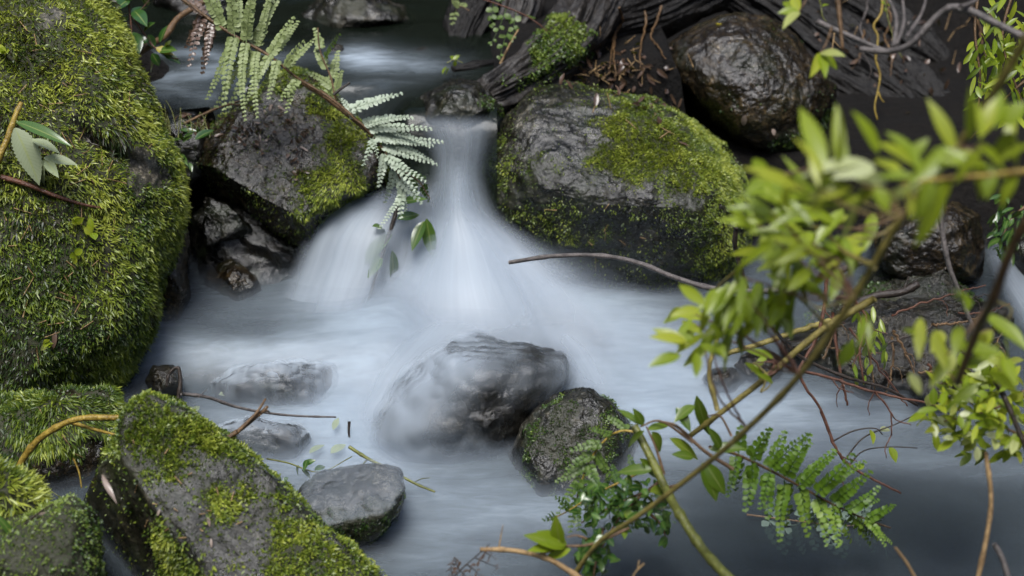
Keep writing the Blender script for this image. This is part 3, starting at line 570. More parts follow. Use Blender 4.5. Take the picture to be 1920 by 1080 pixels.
# ------------------------------------------------------------------ water
def gauss(px, py, cx, cy, sx, sy, a, rot=0):
    c, s = math.cos(R(rot)), math.sin(R(rot)); dx, dy = px - cx, py - cy; x, y = c * dx + s * dy, -s * dx + c * dy
    return a * np.exp(-.5 * ((x / sx) ** 2 + (y / sy) ** 2))
def foam_low(px, py):
    f = .05 + gauss(px, py, 900, 590, 210, 90, .75) + gauss(px, py, 500, 672, 150, 22, .55, 3) + gauss(px, py, 690, 760, 70, 90, .55, -20) + gauss(px, py, 590, 840, 100, 60, .5) + gauss(px, py, 1190, 745, 90, 90, .55, 30)
    f += gauss(px, py, 1330, 770, 150, 50, .42, 8) + gauss(px, py, 830, 960, 130, 110, .26) + gauss(px, py, 1560, 780, 160, 45, .22) + gauss(px, py, 1750, 870, 200, 18, .14, 4) + gauss(px, py, 480, 790, 120, 60, .2)
    f -= gauss(px, py, 380, 660, 90, 40, .10) + gauss(px, py, 1400, 1010, 260, 70, .10) + gauss(px, py, 1700, 980, 250, 60, .09) + gauss(px, py, 500, 730, 130, 22, .12) - gauss(px, py, 1060, 960, 130, 40, .2) - gauss(px, py, 290, 640, 80, 60, .2)
    return np.clip(np.log1p(np.exp(14 * (f - .02))) / 14, 0, 1)
def grid_sheet(xs, ys, zf):
    X, Y = np.meshgrid(xs, ys); Z = zf(X, Y); V = np.stack((X, Y, Z), -1).reshape(-1, 3); nx = len(xs)
    i = (np.arange(len(ys) - 1)[:, None] * nx + np.arange(nx - 1)[None]).ravel()
    uv = np.stack((X.ravel(), Y.ravel()), 1)
    return V, np.stack((i, i + 1, i + nx + 1, i + nx), 1), uv
yb = atz(500, 715, .04)[1]
def z_low(X, Y):
    P = np.stack((X * 2.2, Y * 5, X * 0), -1).reshape(-1, 3); n = fbm(P, 3).reshape(X.shape)
    sh = sstep(-.07, .07, Y - yb + .1 * X) * sstep(.02, -.18, X + .12)
    b = atz(880, 640, 0); mound = np.exp(-((X - b[0]) ** 2 / .12 + (Y - b[1]) ** 2 / .03))
    return .07 * sh + .05 * mound + n * .008
xs = np.concatenate((np.linspace(-2.4, -1.5, 20)[:-1], np.linspace(-1.5, 1.9, 360), np.linspace(1.9, 2.8, 20)[1:]))
ys = np.concatenate((np.linspace(-4, 1.7, 60)[:-1], np.linspace(1.7, 3.75, 260)))
V, F, uv = grid_sheet(xs, ys, z_low); qx, qy, qd = proj(V); ok = qd > .3
tag(link('lower_pool', V, F, M['pool'], attrs={'foam': np.where(ok, foam_low(qx, qy), .15)}, uv=uv), kind='structure')
# low spray lying over the pool
xs = np.linspace(-1.25, 1.5, 150); ys = np.linspace(1.9, 3.7, 110)
for k in range(8):
    dz = .006 + .0055 * k; a = .16 * (1 - k / 9)
    V, F, uv = grid_sheet(xs, ys, lambda X, Y: z_low(X, Y) + dz * (1 + .5 * fbm(np.stack((X * 4, Y * 4, X * 0 + k), -1).reshape(-1, 3), 2).reshape(X.shape)))
    qx, qy, _ = proj(V); e = sstep(-1.2, -1.0, V[:, 0]) * sstep(1.5, 1.1, V[:, 0]) * sstep(1.9, 2.2, V[:, 1]) * sstep(3.7, 3.5, V[:, 1])
    o = link('pool_mist', V, F, M['mist'], attrs={'foam': a * np.clip(.06 + foam_low(qx, qy) * 1.35, 0, 1) * e}, uv=uv + k * .37); tag(o, 'thin white spray drifting low over the lower pool', 'spray', kind='stuff')

def foam_reflect_up(px, py):
    f = .006 + gauss(px, py, 400, 130, 120, 13, .36, -8) + gauss(px, py, 360, 178, 90, 22, .2) + gauss(px, py, 680, 108, 36, 16, .55) + gauss(px, py, 770, 118, 60, 16, .35)  # pale patch at the left paints a reflection on the water as foam
    f += gauss(px, py, 690, 160, 90, 18, .12, -6) + gauss(px, py, 850, 270, 40, 30, .10) + gauss(px, py, 360, 100, 60, 10, .3)
    return np.clip(f, .004, 1)
def z_up(X, Y):
    n = fbm(np.stack((X * 2.5, Y * 6, X * 0 + 4), -1).reshape(-1, 3), 3).reshape(X.shape)
    return .45 + n * .012 + .05 * sstep(4.2, 5.2, Y)
V, F, uv = grid_sheet(np.linspace(-2.3, .45, 260), np.linspace(3.33, 7.5, 340), z_up); qx, qy, _ = proj(V); X, Y = V[:, 0], V[:, 1]
V[:, 2] -= .12 * (np.maximum(0, 3.49 - Y) / .11) ** 2 + sstep(.13, .36, np.abs(X + .135)) * sstep(-.78, -.70, X) * sstep(3.68, 3.5, Y) * .4
gone = (X > np.where(Y < 3.8, -.03, .02)) | ((X < -.7) & (Y < 3.47)); gone |= (Y < 3.8) & (qx > np.interp(qy, (150, 212, 235, 268, 300, 400), (905, 948, 934, 914, 905, 900))) & (qy > 150); F = F[~gone[F].any(1)]
tag(link('upper_pool', V, F, M['upper_water'], attrs={'foam': foam_reflect_up(qx, qy)}, uv=uv), kind='structure')

def fall(name, stations, nu=70, nv=160, bulge=.05, left=.2, right=.2, top=.06, bot=.18, gro=.0008, seed=0, uoff=0, skew=None, label=None):
    """stations: (xl,yl,xr,yr,depth,density) down the fall"""
    S = spline(np.asarray(stations, float), nv); uu = np.linspace(0, 1, nu)
    U, Vv = np.meshgrid(uu, np.linspace(0, 1, nv)); g = lambda k: S[:, k][:, None]
    px = g(0) + (g(2) - g(0)) * U; py = g(1) + (g(3) - g(1)) * U
    q = np.stack((U * 16 + seed, Vv * 1.2, U * 0), -1).reshape(-1, 3); n = fbm(q, 3).reshape(U.shape)
    dep = g(4) - bulge * (1 - (2 * U - 1) ** 2) - n * gro
    V = at(px, py, dep).reshape(-1, 3)
    a = g(5) * sstep(0, left, U) * sstep(0, right, 1 - U) * sstep(0, top, Vv) * sstep(0, bot, 1 - Vv) * (1 + .06 * n)
    if skew is not None: a = a * skew(U, Vv)
    i = (np.arange(nv - 1)[:, None] * nu + np.arange(nu - 1)[None]).ravel(); F = np.stack((i, i + 1, i + nu + 1, i + nu), 1)
    o = link(name, V, F, M['veil'], attrs={'foam': np.clip(a, 0, 1).ravel()}, uv=np.stack((U.ravel() + uoff, Vv.ravel()), 1)); tag(o, label, 'water' if label else None, kind='structure'); return o
# tongue down the chute between the boulders
T0 = [(745, 205, 960, 212, 3.66, .10), (772, 235, 940, 240, 3.63, .34), (796, 280, 926, 275, 3.62, .36), (800, 335, 918, 335, 3.62, .36), (775, 400, 950, 400, 3.61, .42), (725, 460, 1030, 455, 3.58, .6), (655, 545, 1130, 540, 3.52, .76), (590, 625, 1240, 640, 3.46, .68), (530, 700, 1330, 725, 3.40, .4)]
fall('waterfall', T0, left=.25, right=.3, top=.12, bot=.3, seed=1, label='main tongue of white water')
for k, (sh, sd) in enumerate(((.05, 3), (.10, 5), (.14, 21))):
    T = [(xl + 40 * i * sh * 3, y1, xr - 40 * i * sh * 3.4, y2, d - sh * .55, w * .95) for i, (xl, y1, xr, y2, d, w) in enumerate(T0[2:])]
    fall('waterfall', T, left=.45, right=.5, top=.3, bot=.35, seed=sd, uoff=.21 * k + .1, label='soft white water inside the main tongue')
fall('waterfall', [(870, 430, 990, 420, 3.50, .1), (880, 500, 1140, 490, 3.45, .32), (900, 580, 1260, 570, 3.38, .36), (930, 660, 1350, 680, 3.32, .32), (960, 740, 1420, 760, 3.27, .2)], left=.45, right=.55, top=.3, bot=.4, seed=9, uoff=.6, label='thin spray over the foot of the big boulder')
# curtain at the left
C0 = [(690, 350, 830, 335, 3.63, .2), (622, 382, 830, 395, 3.60, .5), (570, 430, 830, 460, 3.57, .62), (540, 500, 825, 525, 3.55, .66), (515, 570, 800, 590, 3.53, .64), (490, 630, 780, 655, 3.51, .5), (480, 690, 760, 715, 3.48, .2)]
sk = lambda U, V: 1 - .55 * np.exp(-((U - .70) / .13) ** 2) * sstep(.15, .4, V) * sstep(.95, .7, V)
fall('waterfall', C0, left=.17, right=.6, top=.12, bot=.3, seed=13, uoff=.1, skew=sk, label='left curtain of white water')
fall('waterfall', [(a + 16, b + 6, c - 10, e, d - .05, w) for a, b, c, e, d, w in C0], left=.4, right=.65, top=.25, bot=.35, seed=15, uoff=.5, skew=sk, label='soft white water inside the left curtain')
fall('waterfall', [(735, 330, 860, 315, 3.635, .2), (690, 380, 880, 380, 3.61, .42), (645, 450, 900, 450, 3.585, .52), (610, 540, 940, 540, 3.55, .68), (570, 630, 980, 640, 3.5, .55), (530, 700, 1010, 710, 3.45, .3)], left=.4, right=.45, top=.2, bot=.35, seed=33, uoff=.8, label='middle curtain joining the two falls')
fall('waterfall', [(760, 560, 1010, 560, 3.42, .1), (700, 625, 985, 615, 3.32, .6), (650, 700, 900, 680, 3.19, .62), (620, 790, 800, 780, 3.10, .5), (600, 880, 740, 870, 3.02, .25)], nu=60, bulge=.02, left=.45, right=.5, top=.3, bot=.35, seed=35, uoff=.4, label='white water sliding past the left of the middle boulder')
fall('waterfall', [(960, 590, 1060, 590, 3.36, .1), (1010, 640, 1130, 640, 3.24, .4), (1050, 710, 1180, 710, 3.14, .42), (1060, 780, 1230, 780, 3.08, .2)], nu=60, bulge=.02, left=.45, right=.5, top=.3, bot=.35, seed=37, uoff=.7, label='white water sliding past the right of the middle boulder')
# small cascade at the right edge
fall('waterfall', [(1835, 470, 1880, 440, 3.78, .1), (1845, 500, 1905, 475, 3.72, .4), (1865, 545, 1950, 530, 3.66, .5), (1900, 610, 2010, 600, 3.58, .45), (1950, 700, 2080, 690, 3.5, .3)], left=.3, right=.3, seed=17, label='small side cascade at the right edge')
# film of water over the veiled boulder
def film(rk, name, poff, afun, label):
    Vs = rk['V'].copy(); Fk = rk['F']
    for _ in range(5):
        acc = np.zeros_like(Vs); cnt = np.bincount(Fk.ravel(), minlength=len(Vs)).astype(float)
        fcn = Vs[Fk].mean(1)
        for c in range(3): acc[:, c] = sum(np.bincount(Fk[:, k], fcn[:, c], len(Vs)) for k in range(3)) / cnt
        Vs = acc
    V = Vs + vnormals(Vs, Fk) * poff; nv_ = vnormals(Vs, Fk); fc_ = (nv_ * unit(CAM - Vs)).sum(1); keep = fc_ > -.1; F = rk['F'][keep[rk['F']].all(1)]
    qx, qy, _ = proj(V); a = np.clip(afun(V, nv_, qx, qy), 0, 1) * sstep(.0, .6, fc_)
    o = link(name, V, F, M['veil'], attrs={'foam': a}, uv=np.stack((V[:, 0] * 2.5, V[:, 2] * 1.5), 1)); tag(o, label, kind='structure')
def f12(V, n, px, py):
    a = .10 + gauss(px, py, 740, 730, 75, 130, .45, 35) + gauss(px, py, 870, 640, 130, 45, .5, -25) + .4 * sstep(.09, -.02, V[:, 2]) + gauss(px, py, 1075, 690, 25, 70, .4)
    return a + .16 * fbm(V * 9, 3) - gauss(px, py, 940, 780, 70, 80, .12)
film(r12, 'waterfall', .009, f12, 'milky film over the middle boulder')
film(r12, 'waterfall', .02, lambda V, n, px, py: .6 * f12(V, n, px, py) - .05, 'spray over the middle boulder')
film(r18, 'waterfall', .010, lambda V, n, px, py: .24 + .34 * sstep(.6, .95, n[:, 2]) + .3 * fbm(V * np.array((24, 8, 4)), 3), 'film of white water over the low ledge')
film(r19, 'waterfall', .008, lambda V, n, px, py: .22 + .3 * sstep(.6, .95, n[:, 2]) + .25 * fbm(V * 12, 3), 'film of white water over the sunken rock')
film(r14, 'waterfall', .012, lambda V, n, px, py: .22 * sstep(.5, .85, n[:, 2]) + .4 * sstep(.05, .0, V[:, 2]), 'sheet of water over the small flat rock')
#VEG
def px2m(p, d): return p * d / FPX
def P3(pts, d):
    """pixel polyline (x, y[, depth]) to world points; d a number or (start, end)"""
    pts = [tuple(p) for p in pts]; dd = np.linspace(d[0], d[1], len(pts)) if isinstance(d, tuple) else np.full(len(pts), d)
    return np.array([at(p[0], p[1], p[2] if len(p) > 2 else q) for p, q in zip(pts, dd)])
def stick(name, pts, d, r, material, label, cat='twig', group=None, taper=.6, nodes=0, sides=8, rough=0, branches=(), leaves=None):
    dm = d if not isinstance(d, tuple) else (d[0] + d[1]) / 2
    W = P3(pts, d); t = None
    if branches or leaves: t = thing(name, W[0], label, cat, group)
    mb = MB(); mb.tube(W, (px2m(r, dm), px2m(r * taper, dm)), sides, rough=rough, nodes=nodes)
    o = mb.build('stem' if t else name, M[material], t)
    if not t: tag(o, label, cat, group)
    for bp, br in branches:
        b = MB(); b.tube(P3(bp, d if len(bp[0]) < 3 else dm), (px2m(br, dm), px2m(br * .5, dm)), 6, rough=rough); b.build('side_twig', M[material], t)
    if leaves:
        lm, lst = leaves; b = MB()
        for L_ in lst: pxleaf(b, *L_, d=dm, **({'rows': 33, 'tooth': .07} if lm == 'leaf_pale' else {}))
        b.build('foliage', M[lm], t)
    return t or o
def onsurf(pts, lift=.004): return [surf(x, y, lift)[0] for x, y in pts]
def surf_stick(name, pts, r, material, label, cat='twig', lift=.006, taper=.6, nodes=0, group=None):
    W = np.array(onsurf(pts, lift)); dm = proj(W)[2].mean(); mb = MB(); mb.tube(W, (px2m(r, dm), px2m(r * taper, dm)), 7, nodes=nodes)
    o = mb.build(name, M[material]); tag(o, label, cat, group); return o
def pxleaf(mb, bx, by, tx, ty, w, tint=.5, d=2.0, dd=None, bend=.18, fold=.3, wide=.42, rows=9, roll=None, twist=0, wavy=0, tooth=0):
    """leaf from base pixel to tip pixel, w pixels wide, at depth d; dd = how much nearer the tip is"""
    dd = random.uniform(-.05, .05) if dd is None else dd
    a, b = at(bx, by, d), at(tx, ty, d - dd); L = np.linalg.norm(b - a); dr = (b - a) / L
    up = unit(-FWD * .8 + UPV * .5 + RGT * random.uniform(-.5, .5)) if roll is None else unit(-FWD + UPV * .4 + np.cross(dr, -FWD) * roll)
    mb.leaf(a, dr + up * bend * .5, up, L, px2m(w, d) * .88, bend, fold, rows, tint, wide, twist, wavy, tooth, 1.05 if wide < .45 else .8)

# ---- ferns: rachis, pinnae (each a part) with paired leaflets
def pinna(mb, a, b, up, n, ll, lw, tint, taper=.35, droop=.1, lobes=1, stem=.0012, jit=.2):
    a, b = np.asarray(a), np.asarray(b); L = np.linalg.norm(b - a); dr = (b - a) / L; sd_ = unit(np.cross(dr, up)); nn = np.cross(sd_, dr)
    cv = random.uniform(-.17, .17); C = lambda t: a + (b - a) * t - nn * droop * L * t * t + sd_ * (cv * L * t * t) + np.array((0, 0, -.06)) * L * t * t
    mb.tube([C(0), C(.5), C(1)], (stem, stem * .4), 5, seg=8, tint=max(0, tint - .4))
    for i in range(n):
        t = (i + .6) / n; sc = 1 - (1 - taper) * t ** 1.6
        for sg in (-1, 1):
            tt = min(1, t + (.25 / n if sg > 0 else 0)); dv = unit(dr * (.55 + random.uniform(-jit, jit)) + sd_ * sg + nn * random.uniform(-.25, .15))
            mb.leaf(C(tt), dv, unit(nn + RNG.normal(size=3) * .22), ll * sc * random.uniform(.88, 1.1), lw * sc * 1.1, random.uniform(.0, .4), .2, 5, min(1, max(0, tint + random.uniform(-.15, .15))), .62)
            if lobes > 1:
                for q in (-.55, .55): mb.leaf(C(tt), unit(dv + dr * q * .8), nn, ll * sc * .68, lw * sc * .7, .1, .1, 4, min(1, max(0, tint + random.uniform(-.15, .15))), .62)
    mb.leaf(C(.97), dr, nn, ll * taper * 1.1, lw * taper, .1, .1, 4, tint, .5)
def fern(name, rach, d, r, pinnae, ll, lw, material, label, rmat='bark_brown', n=9, lobes=2, tint=.6, cat='fern', up=None, group=None, full=False):
    W = P3(rach, d); t = thing(name, W[0], label, cat, group); dm = proj(W)[2].mean()
    mb = MB(); mb.tube(W, (px2m(r, dm), px2m(r * .45, dm)), 7); mb.build('rachis', M[rmat], t)
    if full: pinnae = list(pinnae) + [(p[0] + random.uniform(-8, 8), p[1] + random.uniform(-5, 5), p[2] + random.uniform(-34, 34), p[3] + random.uniform(-22, 22), (p[4] if len(p) > 4 else 1) * random.uniform(.7, .9), *p[5:]) for p in pinnae]
    for p in pinnae:
        bx, by, tx, ty = p[:4]; k = np.argmin(np.hypot(np.array(rach)[:, 0] - bx, np.array(rach)[:, 1] - by)); dp = proj(W[k:k + 1])[2][0]
        m_ = MB(); u_ = unit(-FWD * .9 + UPV * .5) if up is None else up
        sc = p[4] if len(p) > 4 else 1; nn_ = max(4, int(round(math.hypot(tx - bx, ty - by) / (ll * sc * .56)))) if n is None else n
        pinna(m_, at(bx, by, dp), at(tx, ty, dp - random.uniform(-.05, .08)), u_, nn_, px2m(ll * sc, dp), px2m(lw * sc, dp), tint + (p[5] if len(p) > 5 else 0), lobes=lobes)
        m_.build('pinna', M[p[6] if len(p) > 6 else material], t)
    return t

fern('fern_frond', [(330, -10), (420, 55), (505, 105), (560, 148), (620, 185), (680, 236)], (3.30, 3.38), 3.6,
     [(400, 42, 372, 130, 1, -.1, 'leaf_dead'), (380, 30, 350, 110, 1, -.1, 'leaf_dead'), (385, 32, 350, -20, 1, .1, 'leaf_dead'), (420, 55, 372, -40, 1, -.1), (440, 66, 425, -45), (462, 80, 468, -40), (478, 90, 512, -30), (440, 66, 405, 190, 1, -.1), (462, 80, 412, 200), (480, 92, 436, 195), (500, 102, 462, 178), (520, 115, 492, 165), (505, 105, 548, 28), (532, 125, 562, 72),
      (560, 148, 530, 180, .8)], 15, 10, 'fern_pale', 'pale green fern frond arching down across the top of the dark undercut boulder', n=None, tint=.6, full=True)
fern('fern_frond', [(628, 190), (622, 150), (600, 95), (596, 52)], 3.42, 2.2, [(625, 165, 585, 128, .9), (622, 150, 634, 90, .9), (615, 130, 588, 92, .9), (608, 110, 630, 60, .8, .1, 'fern_green'), (600, 95, 597, 48, .9), (627, 182, 590, 160, .9), (627, 178, 636, 130, .8)], 14, 9.5, 'fern_pale', 'short pale fern frond standing up behind the long dark stem', n=None, tint=.6)
fern('fern_frond', [(600, 170), (640, 200), (690, 245), (722, 285), (748, 330), (762, 372)], (3.36, 3.42), 3.2,
     [(655, 205, 748, 176, 1.05, .1), (668, 222, 640, 182, .8), (688, 240, 805, 232, 1.05), (700, 255, 830, 268, 1.05, .1), (712, 270, 808, 305, 1.0), (728, 295, 790, 345, 1.0), (700, 258, 690, 300, .8), (722, 285, 712, 345, .9), (740, 318, 722, 380, .9), (748, 335, 790, 375, .9), (756, 355, 745, 400, .9), (678, 232, 770, 205, 1.0)], 14, 8, 'fern_white', 'whitish fern frond hanging into the lip of the waterfall', n=None, tint=.6, full=True)
fern('fern_frond', [(752, 318), (785, 340), (806, 372)], 3.5, 2, [(765, 326, 800, 330, .9), (775, 333, 775, 368, .9), (790, 345, 808, 372, .9)], 13, 7, 'fern_green', 'dark green fern tip dipping in the chute', n=None, tint=.35)
# green fern at the right, tilted towards the viewer
fern('fern_frond', [(1330, 838), (1380, 852), (1440, 880), (1500, 912), (1560, 945), (1620, 972), (1670, 990)], (2.45, 2.6), 3.2,
     [(1385, 852, 1392, 800), (1410, 864, 1432, 800), (1440, 880, 1476, 808, 1), (1470, 897, 1520, 815, 1), (1500, 912, 1562, 832, 1), (1530, 928, 1600, 855, 1), (1560, 945, 1632, 885, .9), (1590, 958, 1655, 915, .8), (1625, 974, 1672, 948, .7),
      (1385, 855, 1378, 920, 1), (1410, 868, 1408, 950, 1), (1440, 884, 1440, 965, 1), (1470, 900, 1478, 985, 1, .2), (1500, 915, 1520, 1000, 1, .3), (1530, 931, 1562, 1010, 1, .3), (1560, 948, 1604, 1012, .9, .3), (1590, 962, 1640, 1015, .8, .3), (1625, 976, 1668, 1010, .6, .3)], 19, 13, 'fern_fresh', 'broad green fern frond spread over the dark pool at the right', n=None, lobes=1, tint=.5, full=True)
_z = lambda x, y: float(proj(atz(x, y, .014)[None])[2][0])
fern('drowned_fern', [(1400, 965, _z(1400, 965)), (1480, 975, _z(1480, 975)), (1570, 985, _z(1570, 985)), (1660, 985, _z(1660, 985))], 2.8, 2, [(1440 + 26 * i, 970 + 2 * i, 1455 + 27 * i, 1022 + (i % 3) * 7, 1) for i in range(9)] + [(1440 + 28 * i, 970 + 2 * i, 1462 + 28 * i, 935 + (i % 2) * 8, .9) for i in range(8)], 20, 15, 'fern_drowned', 'pale ghostly fern frond drowned just under the dark water below the green one', n=None, lobes=1, tint=.6, up=np.array((0, -.25, 1.0)))
# fern clump by the pool rock
fern('fern_frond', [(1200, 812), (1165, 808), (1135, 825), (1105, 865), (1085, 920), (1080, 945)], (2.55, 2.6), 2.6,
     [(1180, 808, 1140, 778, .9), (1150, 815, 1100, 800, .9), (1130, 832, 1072, 832, 1), (1116, 850, 1062, 868, 1), (1104, 868, 1048, 905, 1), (1095, 895, 1040, 945, 1), (1104, 868, 1130, 935, 1), (1116, 850, 1150, 900, 1), (1090, 910, 1112, 962, 1), (1084, 930, 1062, 985, .9)], 14, 9, 'fern_green', 'greyish green fern frond drooping in front of the pool rock', 'bark_yellow', n=None, tint=.72)
fern('fern_frond', [(1230, 872), (1160, 905), (1110, 930), (1065, 958), (1030, 975)], (2.5, 2.55), 2.4,
     [(1190, 890, 1180, 850, .9), (1160, 905, 1145, 868, .9), (1130, 920, 1105, 890, .9), (1100, 936, 1075, 905, .9), (1070, 955, 1045, 930, .9), (1170, 902, 1190, 940, .9), (1140, 915, 1155, 960, .9), (1110, 930, 1120, 975, .9), (1080, 948, 1085, 990, .9), (1045, 968, 1020, 965, .9)], 13, 8.5, 'fern_green', 'darker fern frond lying below the drooping one at the pool rock', 'bark_yellow', n=None, tint=.4)

# ---- the shrub at the right: stems (top-level shrubs), twigs, foliage
def SD(d):
    return tuple(SD(x) for x in d) if isinstance(d, tuple) else d - .45 * float(sstep(2.35, 1.9, d))
def shrub(name, label, main, d, r, material, twigs, clusters, leafmat='leaf_bright', nodes=6, cat='shrub', group=None, taper=.7):
    d = SD(d); twigs = [(a, SD(b), *c) for a, b, *c in twigs]; clusters = [(a, SD(b)) for a, b in clusters]
    W = P3(main, d); dm = proj(W)[2].mean(); t = thing(name, W[-1], label, cat, group)
    mb = MB(); mb.tube(W, (px2m(r, dm), px2m(r * taper, dm)), 10, nodes=nodes); mb.build('stem', M[material], t)
    for tw in twigs:
        pts, td, tr, tm, lv = tw; b = MB(); b.tube(P3(pts, td), (px2m(tr, dm), px2m(tr * .5, dm)), 7, nodes=3); o = b.build('twig', M[tm], t)
        if lv:
            lb = MB(); tdm = td if not isinstance(td, tuple) else (td[0] + td[1]) / 2
            for L_ in lv: pxleaf(lb, *L_[:5], tint=L_[5] if len(L_) > 5 else random.uniform(.35, .8), d=tdm)
            lb.build('foliage', M[leafmat], o)
    for lv, ld in clusters:
        lb = MB()
        for L_ in lv: pxleaf(lb, *L_[:5], tint=L_[5] if len(L_) > 5 else random.uniform(.35, .8), d=ld + random.uniform(-.06, .06))
        lb.build('foliage', M[leafmat], t)
        for L_ in random.sample(lv, min(4, len(lv))):
            k = np.argmin(np.hypot(np.array(main)[:, 0] - L_[0], np.array(main)[:, 1] - L_[1])); mx, my = main[k][:2]; sx, sy = random.uniform(-25, 25), random.uniform(-25, 25)
            if math.hypot(mx - L_[0], my - L_[1]) > 320: f_ = 320 / math.hypot(mx - L_[0], my - L_[1]); mx, my = L_[0] + (mx - L_[0]) * f_, L_[1] + (my - L_[1]) * f_
            tb = MB(); tb.tube(P3([(mx, my), ((mx + L_[0]) / 2 + sx, (my + L_[1]) / 2 + sy), (L_[0], L_[1])], ld), (px2m(2.6, ld), px2m(1.2, ld)), 6, rough=.0006); tb.build('twig', M[random.choice(('bark_brown', 'bark_olive', 'bark_red'))], t)
    return t
def fan(cx, cy, rx, ry, n, L, w, a0, a1, t0=.3, t1=.8):
    out = []
    for _ in range(n):
        a = R(random.uniform(a0, a1)); x, y = cx + random.uniform(-rx, rx), cy + random.uniform(-ry, ry); l = random.uniform(*L)
        out.append((x, y, x + l * math.cos(a), y + l * math.sin(a), w * random.uniform(.75, 1.2), random.uniform(t0, t1)))
    return out
A_ = [(1790, 284, 1741, 178, 32, .72), (1818, 262, 1822, 170, 21, .5), (1838, 256, 1868, 178, 34, .8), (1882, 235, 1925, 188, 44, .5), (1866, 240, 1878, 165, 34, .45), (1575, 328, 1570, 184, 30, .6), (1646, 288, 1604, 202, 36, .5), (1548, 318, 1498, 188, 42, .55), (1586, 318, 1566, 226, 25, .35), (1566, 330, 1590, 200, 24, .6),
      (1712, 308, 1648, 262, 34, .7), (1716, 292, 1662, 242, 26, .45), (1752, 306, 1842, 278, 30, .5), (1830, 270, 1898, 322, 32, .55), (1828, 292, 1848, 384, 36, .7), (1766, 340, 1720, 472, 44, .55), (1748, 330, 1716, 420, 32, .4), (1782, 330, 1740, 410, 30, .65), (1862, 318, 1848, 376, 30, .4), (1908, 322, 1872, 392, 28, .55),
      (1662, 344, 1596, 326, 40, .93), (1640, 312, 1560, 330, 44, .97), (1620, 300, 1500, 322, 30, .95), (1728, 348, 1640, 378, 32, .9), (1650, 350, 1598, 384, 40, .85), (1642, 352, 1668, 398, 34, .5), (1700, 356, 1712, 408, 24, .85), (1702, 300, 1742, 256, 28, .45), (1600, 350, 1500, 372, 34, .85), (1612, 372, 1500, 392, 40, .7), (1640, 300, 1700, 322, 30, .75), (1900, 250, 1862, 290, 30, .6), (1895, 300, 1918, 250, 30, .5), (1905, 262, 1910, 330, 26, .8)]
B_ = [(1440, 332, 1408, 292, 28, .4), (1436, 336, 1396, 362, 30, .4), (1440, 338, 1474, 372, 26, .35)] + fan(1500, 400, 50, 40, 16, (55, 100), 26, 150, 250, .3, .65) + fan(1540, 460, 60, 50, 18, (50, 95), 26, 100, 220, .3, .6) + fan(1600, 430, 40, 40, 8, (60, 90), 28, 60, 160, .4, .75)
Cc = [(1322, 572, 1268, 528, 26, .6), (1312, 580, 1256, 590, 25, .75), (1320, 578, 1318, 628, 24, .7), (1290, 648, 1222, 612, 30, .7), (1288, 640, 1218, 628, 26, .85), (1276, 666, 1214, 684, 30, .4), (1306, 662, 1306, 708, 24, .45), (1340, 542, 1324, 592, 26, .5), (1364, 530, 1366, 596, 26, .5), (1358, 640, 1330, 600, 20, .4), (1352, 668, 1310, 640, 24, .5), (1340, 640, 1362, 672, 22, .45)] + fan(1420, 540, 50, 30, 18, (50, 90), 26, 70, 130, .3, .6) + fan(1480, 510, 50, 30, 12, (50, 90), 26, 10, 120, .35, .65) + fan(1480, 470, 50, 30, 10, (40, 80), 24, 150, 260, .35, .7)
shrub('shrub_branch', 'long olive cane of the big-leaved shrub crossing from the top right to the bottom centre', [(1985, -40), (1885, 140), (1800, 270), (1690, 410), (1600, 560), (1500, 702), (1400, 805), (1312, 880), (1200, 965), (1120, 1020), (1062, 1100)], (1.85, 2.35), 7, 'bark_olive',
      [([(1960, 318), (1840, 330), (1760, 336), (1690, 346)], 1.9, 5, 'bark_yellow', A_), ([(1690, 400), (1625, 350), (1580, 310), (1440, 332)], 2.0, 4, 'bark_brown', B_[:3]),
       ([(1640, 500), (1580, 470), (1535, 428), (1470, 440), (1400, 492), (1340, 542)], (2.05, 2.2), 5, 'bark_olive', Cc), ([(1560, 620), (1500, 560), (1450, 520)], 2.15, 3, 'bark_olive', None)],
      [(B_[3:], 2.1), (fan(1500, 420, 70, 60, 14, (55, 105), 20, 140, 260, .3, .7), 2.0), (fan(1570, 360, 90, 40, 10, (60, 110), 22, 100, 280, .35, .85), 1.9), (fan(1810, 300, 110, 50, 12, (60, 115), 23, 0, 360, .3, .8), 1.88), (fan(1450, 520, 80, 60, 12, (50, 95), 20, 60, 130, .3, .65), 2.1), (fan(1400, 570, 60, 40, 16, (50, 95), 20, 70, 150, .3, .7), 2.15), (fan(1300, 610, 40, 40, 9, (45, 75), 22, 120, 230, .35, .8), 2.2), (fan(1470, 440, 70, 30, 14, (50, 100), 20, 130, 230, .35, .75), 2.05)], nodes=14, taper=.75)
shrub('shrub_branch', 'straight pale cane rising behind the long olive cane', [(1640, 560), (1540, 620), (1440, 705), (1350, 775), (1290, 820)], (2.3, 2.45), 7, 'bark_olive', [([(1345, 770), (1330, 690), (1360, 600), (1400, 535)], 2.35, 5, 'bark_olive', None)], [(fan(1420, 690, 30, 30, 5, (30, 60), 16, 0, 360), 2.35)], nodes=9)
D_ = [(1726, 596, 1722, 672, 26, .85), (1752, 620, 1772, 690, 28, .8), (1790, 560, 1806, 540, 30, .35), (1800, 545, 1818, 580, 34, .35), (1846, 588, 1935, 655, 32, .5), (1740, 640, 1700, 612, 22, .5), (1800, 610, 1790, 670, 28, .55), (1790, 650, 1890, 660, 34, .5), (1776, 670, 1745, 728, 30, .6), (1812, 690, 1880, 640, 26, .5), (1620, 590, 1612, 650, 16, .45), (1630, 600, 1632, 660, 14, .5), (1600, 640, 1572, 690, 30, .3), (1705, 700, 1728, 740, 24, .9), (1850, 700, 1925, 735, 36, .5), (1830, 720, 1780, 760, 30, .4)]
